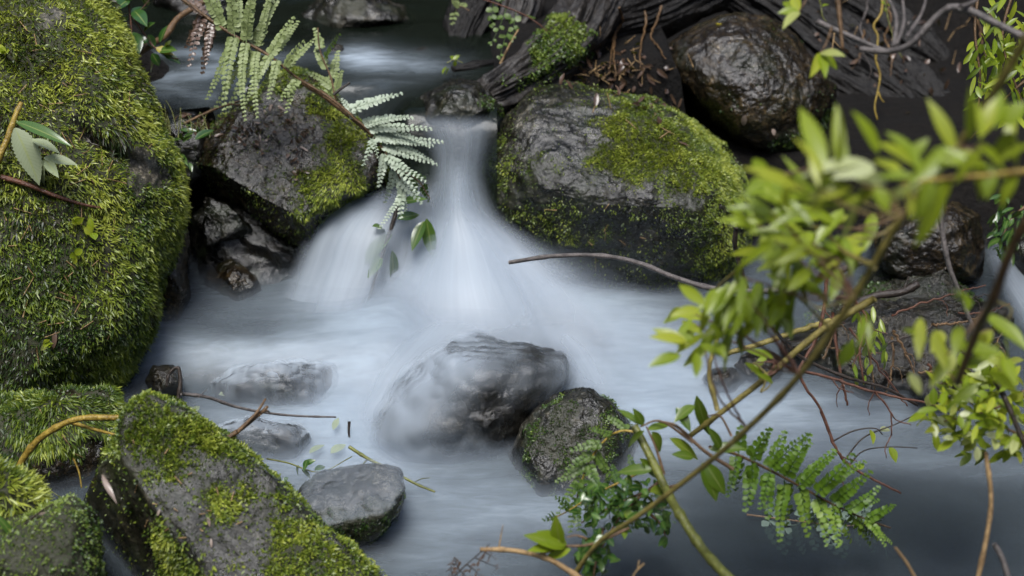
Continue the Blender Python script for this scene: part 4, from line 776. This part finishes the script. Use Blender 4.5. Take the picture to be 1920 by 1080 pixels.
shrub('shrub_branch', 'brown cane with pale blurred leaves at the right edge', [(1990, 330), (1905, 450), (1862, 560), (1830, 625), (1795, 720)], (1.9, 2.05), 10, 'bark_brown', [([(1862, 560), (1800, 640), (1760, 680)], 2.05, 4, 'bark_brown', D_)], [(fan(1820, 650, 70, 60, 12, (40, 80), 26, 30, 150, .45, .9), 2.1)], nodes=7)
# small-leaved bushes at the right edge
def small_bush(label, cx, cy, rx, ry, d, n, L, w, leafmat, stems, name='leafy_bush', t0=.3, t1=1.0, a0=0, a1=360):
    t = thing(name, at(cx, cy + ry, d), label, 'bush')
    for sp_ in stems:
        b = MB(); b.tube(P3(sp_, d), (px2m(3.2, d), px2m(1.4, d)), 6); b.build('stem', M['bark_brown'], t)
    lb = MB()
    for _ in range(n):
        a = random.uniform(0, 6.28); q = random.random() ** .6; x, y = cx + rx * q * math.cos(a), cy + ry * q * math.sin(a); aa = R(random.uniform(a0, a1)); l = random.uniform(*L)
        pxleaf(lb, x, y, x + l * math.cos(aa), y + l * math.sin(aa), w * random.uniform(.7, 1.2), random.uniform(t0, t1), d + random.uniform(-.12, .12), wide=.5, rows=6)
    lb.build('foliage', M[leafmat], t); return t
small_bush('bush of small pale oval leaves at the right edge above the dark pool', 1855, 765, 125, 95, 2.4, 260, (20, 42), 17, 'leaf_bright', [[(1960, 700), (1880, 760), (1770, 790)], [(1960, 830), (1880, 800), (1800, 740)], [(1960, 760), (1860, 720), (1760, 720)]], t0=.25)
small_bush('trailing leafy vine tangle in the top right corner', 1880, 110, 60, 130, 2.9, 170, (20, 44), 11, 'leaf_bright', [[(1835, -20), (1828, 60), (1838, 150), (1830, 240)], [(1960, 120), (1890, 180), (1820, 260)], [(1900, -20), (1880, 80), (1920, 200)], [(1960, 40), (1890, 60), (1850, 20)]], name='vine_tangle', a0=20, a1=160, t0=.1, t1=.75)
small_bush('small dark leaved sprig on the shadowed rock at the right edge', 1888, 420, 34, 60, 3.5, 60, (14, 26), 10, 'leaf_dark', [[(1930, 380), (1890, 420), (1870, 480)]], name='leafy_sprig', a0=60, a1=170, t0=.4)
small_bush('bunch of small glossy leaves under the olive cane at the bottom', 1165, 945, 85, 48, 2.5, 170, (14, 26), 13, 'leaf_dark', [[(1270, 910), (1190, 930), (1090, 980)], [(1240, 900), (1170, 960), (1120, 1040)]], t0=.3)
small_bush('hanging glossy sprig below the olive cane at the bottom edge', 1115, 1040, 30, 50, 2.4, 70, (14, 28), 14, 'leaf_dark', [[(1130, 990), (1120, 1040), (1110, 1095)]], name='leafy_sprig', t0=.4)
small_bush('sprig of glossy leaves hanging right of the green cane', 1240, 985, 18, 30, 2.5, 22, (14, 26), 13, 'leaf_dark', [[(1215, 960), (1240, 985), (1250, 1015)]], name='leafy_sprig', t0=.5)
E_ = [(1306, 742, 1330, 826, 27, .4), (1268, 764, 1297, 810, 24, .15), (1302, 760, 1262, 790, 26, .45), (1200, 797, 1157, 763, 20, .35), (1206, 797, 1189, 766, 20, .3), (1214, 806, 1258, 794, 20, .5), (1222, 810, 1244, 850, 28, .65), (1256, 822, 1316, 862, 26, .75), (1226, 880, 1152, 884, 26, .35), (1208, 808, 1170, 840, 18, .5), (1300, 858, 1260, 850, 22, .4), (1316, 868, 1348, 942, 44, .3), (1322, 868, 1362, 930, 36, .35), (1200, 860, 1240, 900, 22, .4), (1330, 842, 1400, 838, 26, .4), (1352, 842, 1330, 800, 22, .3), (1244, 925, 1222, 918, 30, .75), (1170, 965, 1190, 962, 20, .6), (1168, 990, 1172, 1010, 16, .6)]
F_ = [(1062, 1022, 1008, 994, 32, .35), (1060, 1026, 984, 1000, 34, .35), (1050, 1020, 1040, 970, 30, .4), (1070, 1030, 1020, 1046, 26, .5), (1040, 1026, 990, 1030, 22, .45)]
stick('leafy_twig', [(1375, 880), (1320, 845), (1270, 800), (1235, 790)], 2.4, 4, 'bark_brown', 'brown twig with broad drooping leaves above the olive cane at the bottom', 'twig', branches=[([(1300, 830), (1240, 790), (1200, 800)], 3), ([(1245, 890), (1230, 840), (1212, 800)], 3.2), ([(1372, 818), (1350, 780), (1325, 780)], 2.5)], leaves=('leaf_mid', E_))
stick('leafy_twig', [(1180, 990), (1110, 1020), (1060, 1024)], 2.3, 3.5, 'bark_brown', 'twig with broad blurred leaves at the bottom edge', 'twig', branches=[([(1100, 1010), (1080, 1004), (1062, 1008)], 2.4)], leaves=('leaf_bright', F_))
stick('green_cane', [(1190, 800), (1225, 868), (1252, 925), (1275, 965), (1310, 1020), (1345, 1062), (1395, 1110)], (2.45, 2.15), 8, 'stem_green', 'jointed green cane leaning out of the bottom of the photo', 'cane', nodes=7, taper=1.15, sides=12, branches=[([(1262, 945), (1240, 955), (1225, 950)], 3)])
stick('tan_twig', [(900, 1030), (960, 1032), (1020, 1045), (1060, 1066), (1110, 1100)], 2.3, 4.5, 'straw', 'tan twig with a forked joint at the bottom edge', taper=1.3, nodes=3, branches=[([(1012, 1040), (1030, 1010), (1042, 985)], 2), ([(1012, 1040), (1040, 1030), (1052, 1020)], 2.2), ([(935, 1030), (940, 1000), (943, 985)], 1.5)])
stick('dry_stalk', [(1848, 848), (1858, 930), (1851, 1000), (1830, 1100)], 2.2, 4.2, 'straw', 'upright tan stem bent near its tip at the bottom right', taper=1.1, nodes=3)
stick('dry_stalk', [(1678, 1026), (1700, 1055), (1722, 1095)], 2.2, 2.6, 'straw', 'short tan stem tip leaning left at the bottom edge', taper=1.3)
stick('dry_stalk', [(1864, 1020), (1880, 1050), (1895, 1100)], 2.2, 5, 'bark_grey', 'short grey broken stem at the bottom right corner', taper=1.1, nodes=2)
stick('dry_stalk', [(1208, 1056), (1190, 1075), (1180, 1100)], 2.25, 2.2, 'straw', 'tiny forked tan stem tip at the bottom edge', branches=[([(1196, 1066), (1198, 1052), (1200, 1050)], 1.5)])
stick('grey_twig', [(955, 492), (1040, 480), (1130, 480), (1200, 494), (1270, 522), (1345, 542), (1450, 545), (1540, 520), (1620, 490)], (3.0, 2.5), 4.2, 'bark_grey', 'long grey twig arching in front of the big mossy boulder', taper=1.3, nodes=6)
stick('grey_twig', [(1380, 428), (1378, 462), (1388, 500), (1410, 560), (1455, 622), (1500, 668), (1580, 705), (1660, 728), (1720, 760)], (2.75, 2.9), 4.6, 'bark_dark', 'dark grey twig dropping through the shrub onto the glistening rock', nodes=6, branches=[([(1455, 622), (1475, 640), (1500, 640)], 2)])
stick('grey_twig', [(1764, 372), (1766, 430), (1780, 500), (1800, 552), (1826, 620), (1850, 690)], (2.5, 2.55), 5.5, 'bark_grey', 'grey jointed twig hanging in front of the square brown rock', nodes=5)
stick('grey_twig', [(1590, 575), (1640, 555), (1690, 548), (1722, 532)], 3.25, 7, 'bark_dark', 'thick dark wet twig lying on top of the glistening rock', taper=1.1, nodes=3, branches=[([(1690, 548), (1700, 530), (1704, 518)], 2.5)])
stick('mossy_twig', [(1355, 665), (1410, 650), (1470, 630), (1520, 612), (1560, 600)], (3.1, 3.2), 5, 'bark_olive', 'rough lichen covered twig just above the right hand water', taper=1.2, rough=.001)
for i, (pts, r) in enumerate((([(1550, 520), (1545, 580), (1528, 640), (1500, 690), (1510, 725), (1540, 770), (1562, 830)], 4), ([(1562, 585), (1568, 650), (1580, 720), (1590, 760)], 3.5), ([(1600, 560), (1625, 600), (1612, 660), (1620, 720)], 3), ([(1480, 690), (1560, 710), (1640, 735), (1720, 752), (1800, 770)], 3.2), ([(1540, 770), (1566, 838), (1592, 872), (1640, 900), (1690, 925)], 3.2), ([(1640, 735), (1668, 770), (1672, 815)], 2.2))):
    stick('red_twig', pts, 2.95 - .04 * i, r, 'bark_red', ['red-brown twig hanging beside the grey twig into the pool', 'short red-brown twig hanging left of the glistening rock', 'thin red-brown twig crossing the left end of the glistening rock', 'red-brown twig running right along the foot of the glistening rock', 'red-brown twig trailing down over the water to the green fern', 'thin red-brown twig dangling over the pool at the right'][i], rough=.0006, branches=[([(pts[1][0], pts[1][1]), (pts[1][0] + 14, pts[1][1] + 18), (pts[1][0] + 40, pts[1][1] + 26)], 1.6), ([(pts[2][0], pts[2][1]), (pts[2][0] - 12, pts[2][1] + 24), (pts[2][0] - 10, pts[2][1] + 44)], 1.4)])
for i in range(16):
    x, y = random.uniform(1480, 1860), random.uniform(560, 720); a = R(random.uniform(-70, 110)); l = random.uniform(70, 190); k = random.uniform(-.3, .3)
    p_ = [(x + l * t * math.cos(a + k * t), y + l * t * math.sin(a + k * t)) for t in (0, .25, .5, .75, 1)]
    stick('tangled_twig', p_, 3.12 + random.uniform(-.1, .06), random.uniform(1.6, 3), random.choice(('bark_red', 'bark_dark', 'bark_brown')), 'thin bare twig in the tangle on the glistening right bank', group='thin twigs tangled on the right bank', rough=.0012, branches=[([p_[2], (p_[2][0] + 16, p_[2][1] + 12), (p_[2][0] + 20, p_[2][1] + 34)], 1.2)])
small_bush('sprig of small leaves hanging over the glistening rock at the right', 1625, 640, 40, 70, 3.0, 44, (16, 34), 10, 'leaf_mid', [[(1600, 560), (1625, 640), (1640, 730)]], name='leafy_sprig', a0=50, a1=130)
stick('arching_twig', [(1560, 828), (1600, 808), (1640, 803), (1655, 815)], 2.8, 1.8, 'bark_dark', 'thin dark twig arching over the water with a curled leaf', leaves=('leaf_bright', [(1632, 806, 1640, 830, 14, .6), (1650, 808, 1672, 802, 16, .97)]))
stick('arching_twig', [(1584, 862), (1620, 820), (1680, 795), (1730, 770)], 2.8, 1.8, 'bark_dark', 'upper of two thin dark twigs fanning from the red-brown twig')
stick('arching_twig', [(1592, 872), (1620, 845), (1670, 838), (1720, 840)], 2.8, 1.6, 'bark_dark', 'lower of two thin dark twigs fanning from the red-brown twig', leaves=('leaf_bright', [(1606, 878, 1622, 872, 14, .4), (1668, 838, 1682, 868, 20, .45)]))
stick('dark_twig', [(1860, 700), (1890, 760), (1915, 820), (1945, 890)], 2.3, 6, 'bark_dark', 'dark brown twig slanting down at the right edge', nodes=4)
stick('bent_branch', [(1960, 90), (1880, 50), (1800, 14), (1760, 28), (1710, 80), (1668, 96), (1612, 92)], (2.1, 2.2), 7, 'bark_grey', 'bent pinkish grey branch arching across the top right', taper=.8, nodes=6, branches=[([(1680, 85), (1695, 40), (1690, -20)], 4), ([(1675, 88), (1680, 30), (1650, -30)], 4), ([(1700, 70), (1730, 20), (1740, -30)], 3.5), ([(1800, 14), (1830, 0), (1850, -30)], 5)])
stick('bent_branch', [(1530, 40), (1580, 62), (1640, 88), (1672, 98)], 2.3, 6, 'bark_grey', 'straight blurred grey branch end pointing right at the top', taper=.6)
stick('hanging_branch', [(1568, -30), (1575, 40), (1580, 95)], 2.2, 6, 'bark_brown', 'blurred orange-brown stem hanging at the top', taper=.4)
stick('hanging_root', [(1655, -10), (1652, 25), (1638, 48), (1646, 70), (1642, 110), (1650, 140), (1646, 170), (1640, 200), (1645, 225)], 4.2, 2.6, 'bark_yellow', 'wavy yellow-brown root hanging over the splintered black trunks', branches=[([(1645, 168), (1652, 185), (1658, 192)], 1.8)])
stick('hanging_vine', [(1658, -10), (1664, 30), (1678, 80), (1692, 110)], 4.1, 1.6, 'stem_green', 'thin green vine stem beside the wavy hanging root', leaves=('leaf_bright', [(1660, 8, 1652, 2, 9, .4), (1662, 14, 1658, 22, 9, .4), (1664, 10, 1674, 8, 8, .4)]))
stick('hanging_vine', [(1535, -5), (1540, 14), (1542, 30), (1550, 42)], 4.0, 1.6, 'stem_green', 'tiny curled green vine at the top above the wet boulder', leaves=('leaf_bright', [(1542, 12, 1556, 6, 9, .4)]))
stick('dead_sprig', [(1566, 55), (1562, 80), (1558, 118)], 3.9, 1.6, 'straw', 'small dry sprig hanging in front of the fallen trunk', branches=[([(1564, 60), (1578, 58), (1590, 60)], 1.4), ([(1562, 75), (1572, 86), (1578, 90)], 1.2), ([(1560, 90), (1552, 98), (1548, 106)], 1.2)])
for lx, ly, l2, a_, nm in ((1490, 22, 40, 200, 'blurred pale leaf hanging at the top above the wet boulder'), (1530, 100, 46, 60, 'blurred green leaf cluster hanging in front of the wet boulder')):
    stick('leafy_twig', [(lx + 30, ly - 50), (lx + 20, ly - 20), (lx + 8, ly)], 2.1, 2.4, 'bark_brown', nm, leaves=('leaf_bright', [(lx + 8, ly, lx + 8 + l2 * math.cos(R(a_ + q)), ly + l2 * math.sin(R(a_ + q)), 22, .3 + .01 * abs(q)) for q in (-60, -20, 15, 50)]))

# ---- plants on and around the left boulder and the top left
stick('serrated_leaf_sprig', [(-20, 330), (10, 270), (28, 220), (40, 192)], (2.94, 2.96), 7, 'bark_yellow', 'jointed brown cane at the left edge with pale spotted toothed leaves', 'sprig', nodes=3, taper=.7,
      leaves=('leaf_pale', [(28, 240, 78, 348, 54, .6), (60, 262, 112, 282, 22, .7), (82, 296, 146, 306, 24, .6), (84, 300, 76, 356, 26, .5), (86, 300, 108, 330, 22, .4)]))
stick('green_leaf', [(30, 226), (40, 232), (60, 240)], 2.9, 1.4, 'stem_green', 'narrow dark green leaf above the pale spotted leaves', 'leaf', leaves=('leaf_dark', [(30, 228, 134, 268, 26, .9)]))
surf_stick('fallen_stick', [(2, 332), (50, 346), (100, 366), (150, 382), (198, 392)], 6, 'bark_red', 'smooth red-brown stick lying across the moss at the left', lift=.012, taper=.35)
stick('yellow_cane', [(22, 930), (34, 880), (62, 835), (100, 805), (150, 785), (225, 783)], (2.78, 2.72), 7, 'bark_yellow', 'bent yellow cane arching over the gap at the lower left', nodes=4, taper=.8, branches=[([(126, 790), (170, 803), (216, 815)], 4.5)])
stick('yellow_cane', [(15, 894), (50, 925), (95, 950)], (2.62, 2.6), 3.2, 'bark_yellow', 'thin straight yellow cane lying below the bent one', nodes=2)
stick('grass_stalk', [(137, 858), (148, 885), (153, 915)], 2.8, 2.2, 'bark_yellow', 'short yellow stem standing in the gap at the lower left')
stick('grass_stalk', [(63, 882), (90, 915), (112, 932)], 2.75, 1.4, 'stem_green', 'thin green stem leaning in the gap at the lower left')
lb = MB(); pxleaf(lb, 28, 1008, -8, 962, 16, .9, 2.4, bend=.3); tag(lb.build('green_leaf', M['leaf_dark']), 'single bright green blade in the bottom left corner', 'leaf')
dead = stick('dead_sprig', [(5, 1030), (40, 990), (75, 960), (100, 945)], (2.42, 2.4), 2.4, 'bark_dark', 'dead brown sprig with curled leaves on the low corner rock', 'sprig', branches=[([(60, 972), (95, 968), (130, 978)], 1.6)], leaves=('leaf_dead', [(85, 970, 125, 978, 12, .7), (70, 965, 110, 962, 9, .9), (40, 1000, 38, 1035, 12, .9), (50, 990, 70, 1012, 10, .5), (30, 1005, 10, 1030, 9, .3), (60, 985, 66, 1004, 8, .2)]))
lb = MB(); pxleaf(lb, 192, 890, 216, 946, 12, .9, 2.36, bend=.2, twist=1.2); tag(lb.build('dead_leaf', M['leaf_dead']), 'long dry tan leaf hanging on the dark split side of the front boulder', 'leaf')
stick('bare_twig', [(340, 738), (390, 745), (440, 762), (500, 774), (560, 780), (630, 782)], (2.78, 2.95), 3.6, 'bark_grey', 'thin grey twig reaching right over the white water', nodes=5, taper=.5, branches=[([(372, 745), (380, 738), (388, 730)], 1.4)])
stick('forked_stick', [(420, 825), (450, 806), (480, 782), (502, 762)], (2.62, 2.66), 4.6, 'bark_brown', 'forked brown stick propped on the front boulder', nodes=2, branches=[([(445, 810), (480, 775), (498, 748)], 4.0), ([(488, 776), (500, 770), (506, 774)], 3)])
stick('wet_twig', [(332, 760), (338, 720), (334, 690), (318, 700), (312, 725)], 3.0, 4.2, 'bark_dark', 'black hooked twig standing in the water behind the front boulder', nodes=3)
stick('root_twig', [(655, 838), (690, 860), (730, 880), (775, 905), (815, 922)], (2.95, 2.85), 3.6, 'stem_green', 'greenish root twig reaching right across the small flat rock', nodes=3, branches=[([(775, 905), (790, 898), (806, 896)], 1.4), ([(760, 897), (748, 885), (745, 876)], 1.2), ([(690, 860), (680, 872), (676, 885)], 2)])
stick('dark_twig', [(655, 790), (654, 808), (655, 820)], 3.05, 3, 'bark_dark', 'short black twig stub standing in the white water')
stick('leafy_sprig', [(500, 860), (540, 868), (600, 885), (660, 856)], (2.9, 2.95), 1.8, 'stem_green', 'thin green sprig with oval leaves lying on the white water', 'sprig', leaves=('leaf_dark', [(560, 872, 556, 896, 12, .8), (572, 870, 592, 862, 14, .7), (566, 880, 584, 894, 12, .8), (590, 882, 612, 872, 14, .7), (540, 895, 530, 905, 12, .7), (576, 862, 570, 880, 12, .6), (598, 885, 592, 900, 11, .7)]))
lb = MB()
for a in ((452, 830, 520, 806, 16, .6), (540, 800, 556, 836, 14, .7), (430, 725, 452, 745, 26, .7), (505, 720, 535, 740, 26, .7), (620, 850, 650, 830, 20, .8), (580, 850, 610, 830, 16, .6), (410, 740, 445, 735, 14, .7), (360, 772, 376, 760, 12, .4), (625, 806, 635, 780, 14, .6), (470, 860, 486, 840, 12, .7)):
    w0 = atz(a[0], a[1], .02); pxleaf(lb, *a[:5], a[5], proj(w0[None])[2][0], dd=-.03)
for _ in range(0):
    g = random.choice(((1760, 975, 90, 10), (1730, 880, 40, 14))); x, y = random.gauss(g[0], g[2]), random.gauss(g[1], g[3]); a = R(random.uniform(30, 150)); l = random.uniform(18, 40)
    w0 = atz(x, y, .012); pxleaf(lb, x, y, x + l * math.cos(a), y + l * math.sin(a) * .6, 15, random.uniform(0, .5), proj(w0[None])[2][0], dd=.015, wide=.5)
o = tag(lb.build('drowned_leaves', M['leaf_pale']), 'pale drowned leaves showing just under the milky water', 'leaves', kind='stuff')
# branch drowned in the fall
stick('drowned_branch', [(752, 350), (742, 400), (726, 450), (706, 510), (690, 570)], 3.485, 5, 'bark_dark', 'dark branch with green leaves drowned in the waterfall', 'branch', leaves=('leaf_dark', [(735, 440, 670, 500, 36, 1), (730, 450, 690, 470, 30, .9), (720, 430, 700, 420, 22, 1), (800, 410, 812, 490, 30, 1), (795, 415, 770, 470, 26, .9), (745, 410, 790, 400, 22, .9), (735, 470, 740, 540, 24, .8), (715, 480, 690, 520, 22, .9), (750, 380, 800, 370, 20, .9)]))
# top left plant
stick('dark_branch', [(250, 106), (285, 82), (310, 68), (332, 36), (365, 14), (405, -10)], (3.5, 3.7), 6.5, 'bark_brown', 'dark curved branch at the top left beside the mossy boulder', nodes=3, taper=.8)
stick('leafy_plant', [(238, -20), (244, 30), (248, 70)], 3.5, 2.2, 'bark_red', 'dark green leafy plant growing behind the top of the left boulder', 'plant', branches=[([(248, 30), (268, 60), (290, 90)], 2), ([(244, 30), (262, 20), (280, 0)], 1.6), ([(280, 80), (310, 105), (335, 110)], 1.6)],
      leaves=('leaf_dark', [(246, 60, 262, 100, 34, .5), (240, 30, 212, 55, 28, .4), (232, 10, 205, -8, 30, .4), (240, 0, 215, 18, 28, .5), (252, 20, 275, 46, 30, .6), (246, 28, 275, 10, 26, .4), (262, -5, 278, 18, 22, .5), (290, 90, 275, 60, 20, .5), (300, 80, 312, 45, 18, .5), (300, 95, 330, 92, 22, .9), (305, 100, 340, 118, 20, .6), (285, 100, 300, 125, 20, .5), (270, 60, 288, 40, 20, .4), (315, 90, 316, 70, 16, .7), (278, 70, 262, 82, 18, .4), (248, 0, 232, -20, 24, .5)]))
lb = MB(); pxleaf(lb, 296, 108, 278, 136, 30, .95, 3.55); tag(lb.build('green_leaf', M['leaf_bright']), 'broad pale green leaf hanging over the water at the top left', 'leaf')
lb = MB(); pxleaf(lb, 292, 90, 326, 102, 18, .5, 3.5, wavy=.1); tag(lb.build('yellow_leaf', M['leaf_yellow']), 'yellow patched leaf beside the dark curved branch', 'leaf')
# tuft at the crack
t = thing('grass_tuft', at(330, 255, 3.55), 'tuft of upright green shoots between the left boulder and the undercut boulder', 'grass tuft')
b = MB()
for _ in range(26):
    x = random.uniform(305, 395); y = random.uniform(235, 262); a = random.uniform(-.5, .6); l = random.uniform(20, 60) * (1 if x < 350 else .6)
    b.tube(P3([(x, y), (x + a * l * .4, y - l * .6), (x + a * l, y - l)], 3.5 + random.uniform(-.03, .03)), (.0018, .0006), 5, seg=7, tint=random.random())
b.build('shoots', M['stem_green'], t); b = MB()
for a in fan(345, 250, 40, 20, 12, (18, 34), 12, 0, 360, .3, .8): pxleaf(b, *a[:5], a[5], 3.48)
for a in ((366, 262, 402, 240, 22, .5), (340, 290, 352, 310, 10, .9), (345, 290, 336, 300, 10, .9), (355, 305, 360, 322, 10, .8)): pxleaf(b, *a[:5], a[5], 3.45)
b.build('foliage', M['leaf_dark'], t)
stick('bare_twig', [(345, 232), (380, 215), (420, 198), (465, 186)], 3.48, 3, 'bark_brown', 'thin brown twig lying across the water edge behind the undercut boulder', branches=[([(420, 198), (440, 196), (462, 198)], 1.6)])
stick('bare_twig', [(625, 178), (640, 166), (656, 155)], 3.4, 3.2, 'bark_dark', 'short dark twig stub pointing up beside the fern stem', taper=.7)
stick('bare_twig', [(560, 150), (610, 182), (660, 222), (700, 255)], (3.37, 3.44), 5, 'bark_brown', 'dark woody stem lying under the fern on the undercut boulder', taper=.7, nodes=3)
# compound leaf sprig over the root
fern('leafy_sprig', [(895, -5), (960, 18), (1000, 38), (1040, 70), (1082, 105)], (3.85, 3.9), 1.8, [(925, 6, 918, 45, 1.1), (950, 14, 932, 75, 1.2), (968, 22, 958, 70, 1.2), (985, 30, 1002, 28, 1), (955, 55, 930, 98, 1.2), (940, 5, 938, -20, 1)], 13, 10, 'fern_green', 'thin red stem with yellow-green divided leaves crossing the root end', 'bark_red', n=3, tint=.75, cat='sprig')
fern('leafy_sprig', [(880, 20), (862, 12), (850, 30)], 4.0, 1.4, [(862, 12, 850, 2, 1), (855, 20, 846, 40, 1), (862, 14, 876, 2, 1)], 11, 8, 'fern_pale', 'small pale divided leaf at the top of the charred stump', 'bark_brown', n=3, tint=.4, cat='sprig')
stick('dry_stalk', [(938, 120), (955, 85), (972, 55)], 3.85, 2.6, 'straw', 'pale dry stem leaning on the grey root end')
stick('leafy_sprig', [(838, 118), (852, 112), (868, 118)], 3.85, 1.4, 'stem_green', 'small green sprig beside the short black driftwood', 'sprig', leaves=('leaf_bright', [(850, 113, 846, 102, 10, .4), (850, 113, 862, 102, 10, .4), (838, 125, 828, 136, 9, .4), (842, 128, 832, 142, 8, .35), (855, 114, 850, 126, 9, .4)]))
# seedlings rooted in the moss of the left boulder
for i, (sx_0, sy_0, lab) in enumerate(((140, 425, 'round-leaved seedling in the moss below the red-brown stick'), (172, 440, 'yellow-green seedling in the moss right of the round-leaved one'), (140, 478, 'flat rosette of round leaves low in the moss of the left boulder'), (88, 640, 'small bright seedling low on the mossy left boulder'), (12, 105, 'yellow seedling at the left edge of the moss'), (262, 2, 'pale toothed leaf tuft at the very top of the left boulder'))):
    p0, n0 = surf(sx_0, sy_0, .008); t = thing('seedling', p0, lab, 'seedling'); dm = proj(p0[None])[2][0]; b = MB(); b.tube([p0 - n0 * .01, p0 + n0 * .008 + UPV * .008, p0 + n0 * .016 + UPV * .016], (.0012, .0007), 5, seg=6); b.build('stem', M['stem_green'], t); b = MB()
    for k in range(random.randint(4, 7)):
        dv = unit(RNG.normal(size=3) + n0 * .9); b.leaf(p0 + n0 * .014 + UPV * .01 * random.random(), dv, unit(n0 + RNG.normal(size=3) * .3), px2m(random.uniform(15, 28), dm), px2m(random.uniform(11, 16), dm), .25, .25, 7, random.uniform(.35, .9), .5)
    b.build('foliage', M['leaf_bright'], t)
# roots and sprigs in the dark bank at the top
for i in range(9):
    x, y = random.uniform(1130, 1250) if i < 4 else random.uniform(1600, 1850), random.uniform(-10, 60); q = [surf(x, y, .02)[0]]
    for k in range(4): x += random.uniform(-16, 22); y += random.uniform(18, 40); q.append(surf(x, y, .02 + .02 * random.random())[0])
    if max(np.linalg.norm(q[k] - q[k + 1]) for k in range(4)) < .35:
        b = MB(); b.tube(q, (.004, .0015), 6, rough=.0015); tag(b.build('bank_root', M[random.choice(('bark_dark', 'bark_brown', 'bark_grey'))]), 'thin bare root trailing over the dark bank and logs at the top', 'root', 'roots on the dark bank')
# fallen leaves
def fallen(px, py, ang, L, w, m_, label, tint=.6, name='fallen_leaf'):
    p, n = surf(px, py, .003); ang = R(ang); dv = RGT * math.cos(ang) - UPV * math.sin(ang); dv = unit(dv - n * (dv @ n)); dm = proj(p[None])[2][0]
    b = MB(); b.leaf(p + n * .002, dv + n * .12, n, px2m(L, dm), px2m(w, dm), .25, .3, 8, tint, .45, wavy=.06); tag(b.build(name, M[m_]), label, 'leaf')
fallen(1341, 46, 55, 24, 13, 'leaf_yellow', 'small yellow leaf lying on top of the wet brown boulder', .8)
fallen(1398, 215, 110, 26, 11, 'leaf_dead', 'pale dead leaf caught on the front of the wet brown boulder', .9)
fallen(1447, 242, 60, 14, 9, 'leaf_dead', 'tiny pale dead leaf low on the wet brown boulder', 1)
fallen(1270, 268, 20, 26, 7, 'leaf_dead', 'narrow brown dead leaf on the moss cap of the big boulder', .35)
fallen(403, 800, 20, 18, 14, 'leaf_yellow', 'small yellow-brown leaf on the crest of the front boulder', .2)
fallen(103, 622, 95, 34, 9, 'leaf_dead', 'reddish dead leaf hanging in the dark moss of the left boulder', .55)
fallen(388, 970, 80, 20, 6, 'leaf_dead', 'small tan chip on the bare face of the front boulder', .9)
fallen(396, 1010, 85, 18, 5, 'leaf_dead', 'small cream chip low on the front boulder', 1)
fallen(300, 955, 110, 14, 5, 'leaf_dead', 'pale straw scrap under the moss cap of the front boulder', 1)
fallen(350, 600, 110, 40, 14, 'leaf_dead', 'brown wet leaf wedged in the dark crevice beside the fall', .7)
b = MB()
for _ in range(120):
    g = random.choice(((450, 250, 30, 16), (520, 225, 28, 16), (550, 245, 22, 16), (470, 270, 24, 12), (555, 300, 12, 26))); x, y = random.gauss(g[0], g[2]), random.gauss(g[1], g[3])
    p, n = surf(x, y, .002); dv = unit(RNG.normal(size=3) + n * .8); dm = 3.5
    b.leaf(p, dv, unit(n + RNG.normal(size=3) * .6), px2m(random.uniform(9, 20), dm), px2m(random.uniform(4, 8), dm), random.uniform(-.6, .8), .6, 5, random.random() ** .8, .45, wavy=.15, twist=random.uniform(-1.5, 1.5))
tag(b.build('dead_leaves', M['leaf_dead']), 'curled purple-brown dead leaves heaped on the undercut boulder', 'dead leaves', kind='stuff')
# straw and needles scattered on moss and bank
b = MB()
for (cx, cy, sx, sy, n, l0) in ((150, 200, 110, 150, 34, 40), (120, 560, 100, 180, 30, 40), (1150, 155, 90, 40, 22, 36), (1200, 110, 70, 50, 14, 36), (1680, 60, 140, 70, 14, 40), (1230, 230, 70, 30, 12, 40), (350, 930, 110, 70, 16, 20), (1090, 130, 60, 30, 12, 30), (1150, 430, 100, 50, 8, 30)):
    for _ in range(n):
        x, y = random.gauss(cx, sx * .6), random.gauss(cy, sy * .6); a = random.uniform(0, 6.28); l = l0 * random.uniform(.3, 1); q = []
        for k in (-.5, 0, .5): q.append(surf(x + l * k * math.cos(a), y + l * k * math.sin(a), .006)[0])
        if np.linalg.norm(q[0] - q[2]) < .12: b.tube(q, (.0014, .0008), 5, seg=6, tint=random.random())
dl = MB()
for (cx, cy, sx, sy, n) in ((1160, 130, 70, 45, 70), (1100, 120, 40, 30, 20), (1700, 90, 140, 80, 60), (1230, 190, 50, 30, 20), (360, 240, 40, 25, 24)):
    for _ in range(n):
        p, n_l = surf(random.gauss(cx, sx * .6), random.gauss(cy, sy * .6), .004); dl.leaf(p, unit(RNG.normal(size=3) + n_l * .3), unit(n_l + RNG.normal(size=3) * .5), random.uniform(.015, .045), random.uniform(.006, .016), random.uniform(-.3, .6), .4, 6, random.random() * .6, .45, wavy=.1)
tag(dl.build('leaf_litter', M['leaf_dead']), 'brown leaf litter scattered over the dark bank behind the boulders', 'leaf litter', kind='stuff')
tag(b.build('dry_straws', M['straw']), 'scattered dry straws and needles caught in the moss and on the bank', 'straws', kind='stuff')
fern('dead_frond', [(830, 1110), (860, 1072), (890, 1045), (918, 1020)], 2.3, 2, [(850, 1085, 838, 1050, .9), (862, 1070, 885, 1085, .9), (875, 1058, 905, 1075, .9), (890, 1045, 920, 1062, .9), (905, 1032, 922, 1045, .8), (862, 1070, 850, 1050, .8)], 16, 8, 'leaf_dead', 'dark withered frond sticking up at the bottom centre', 'bark_dark', n=3, tint=.3, cat='frond', lobes=1)
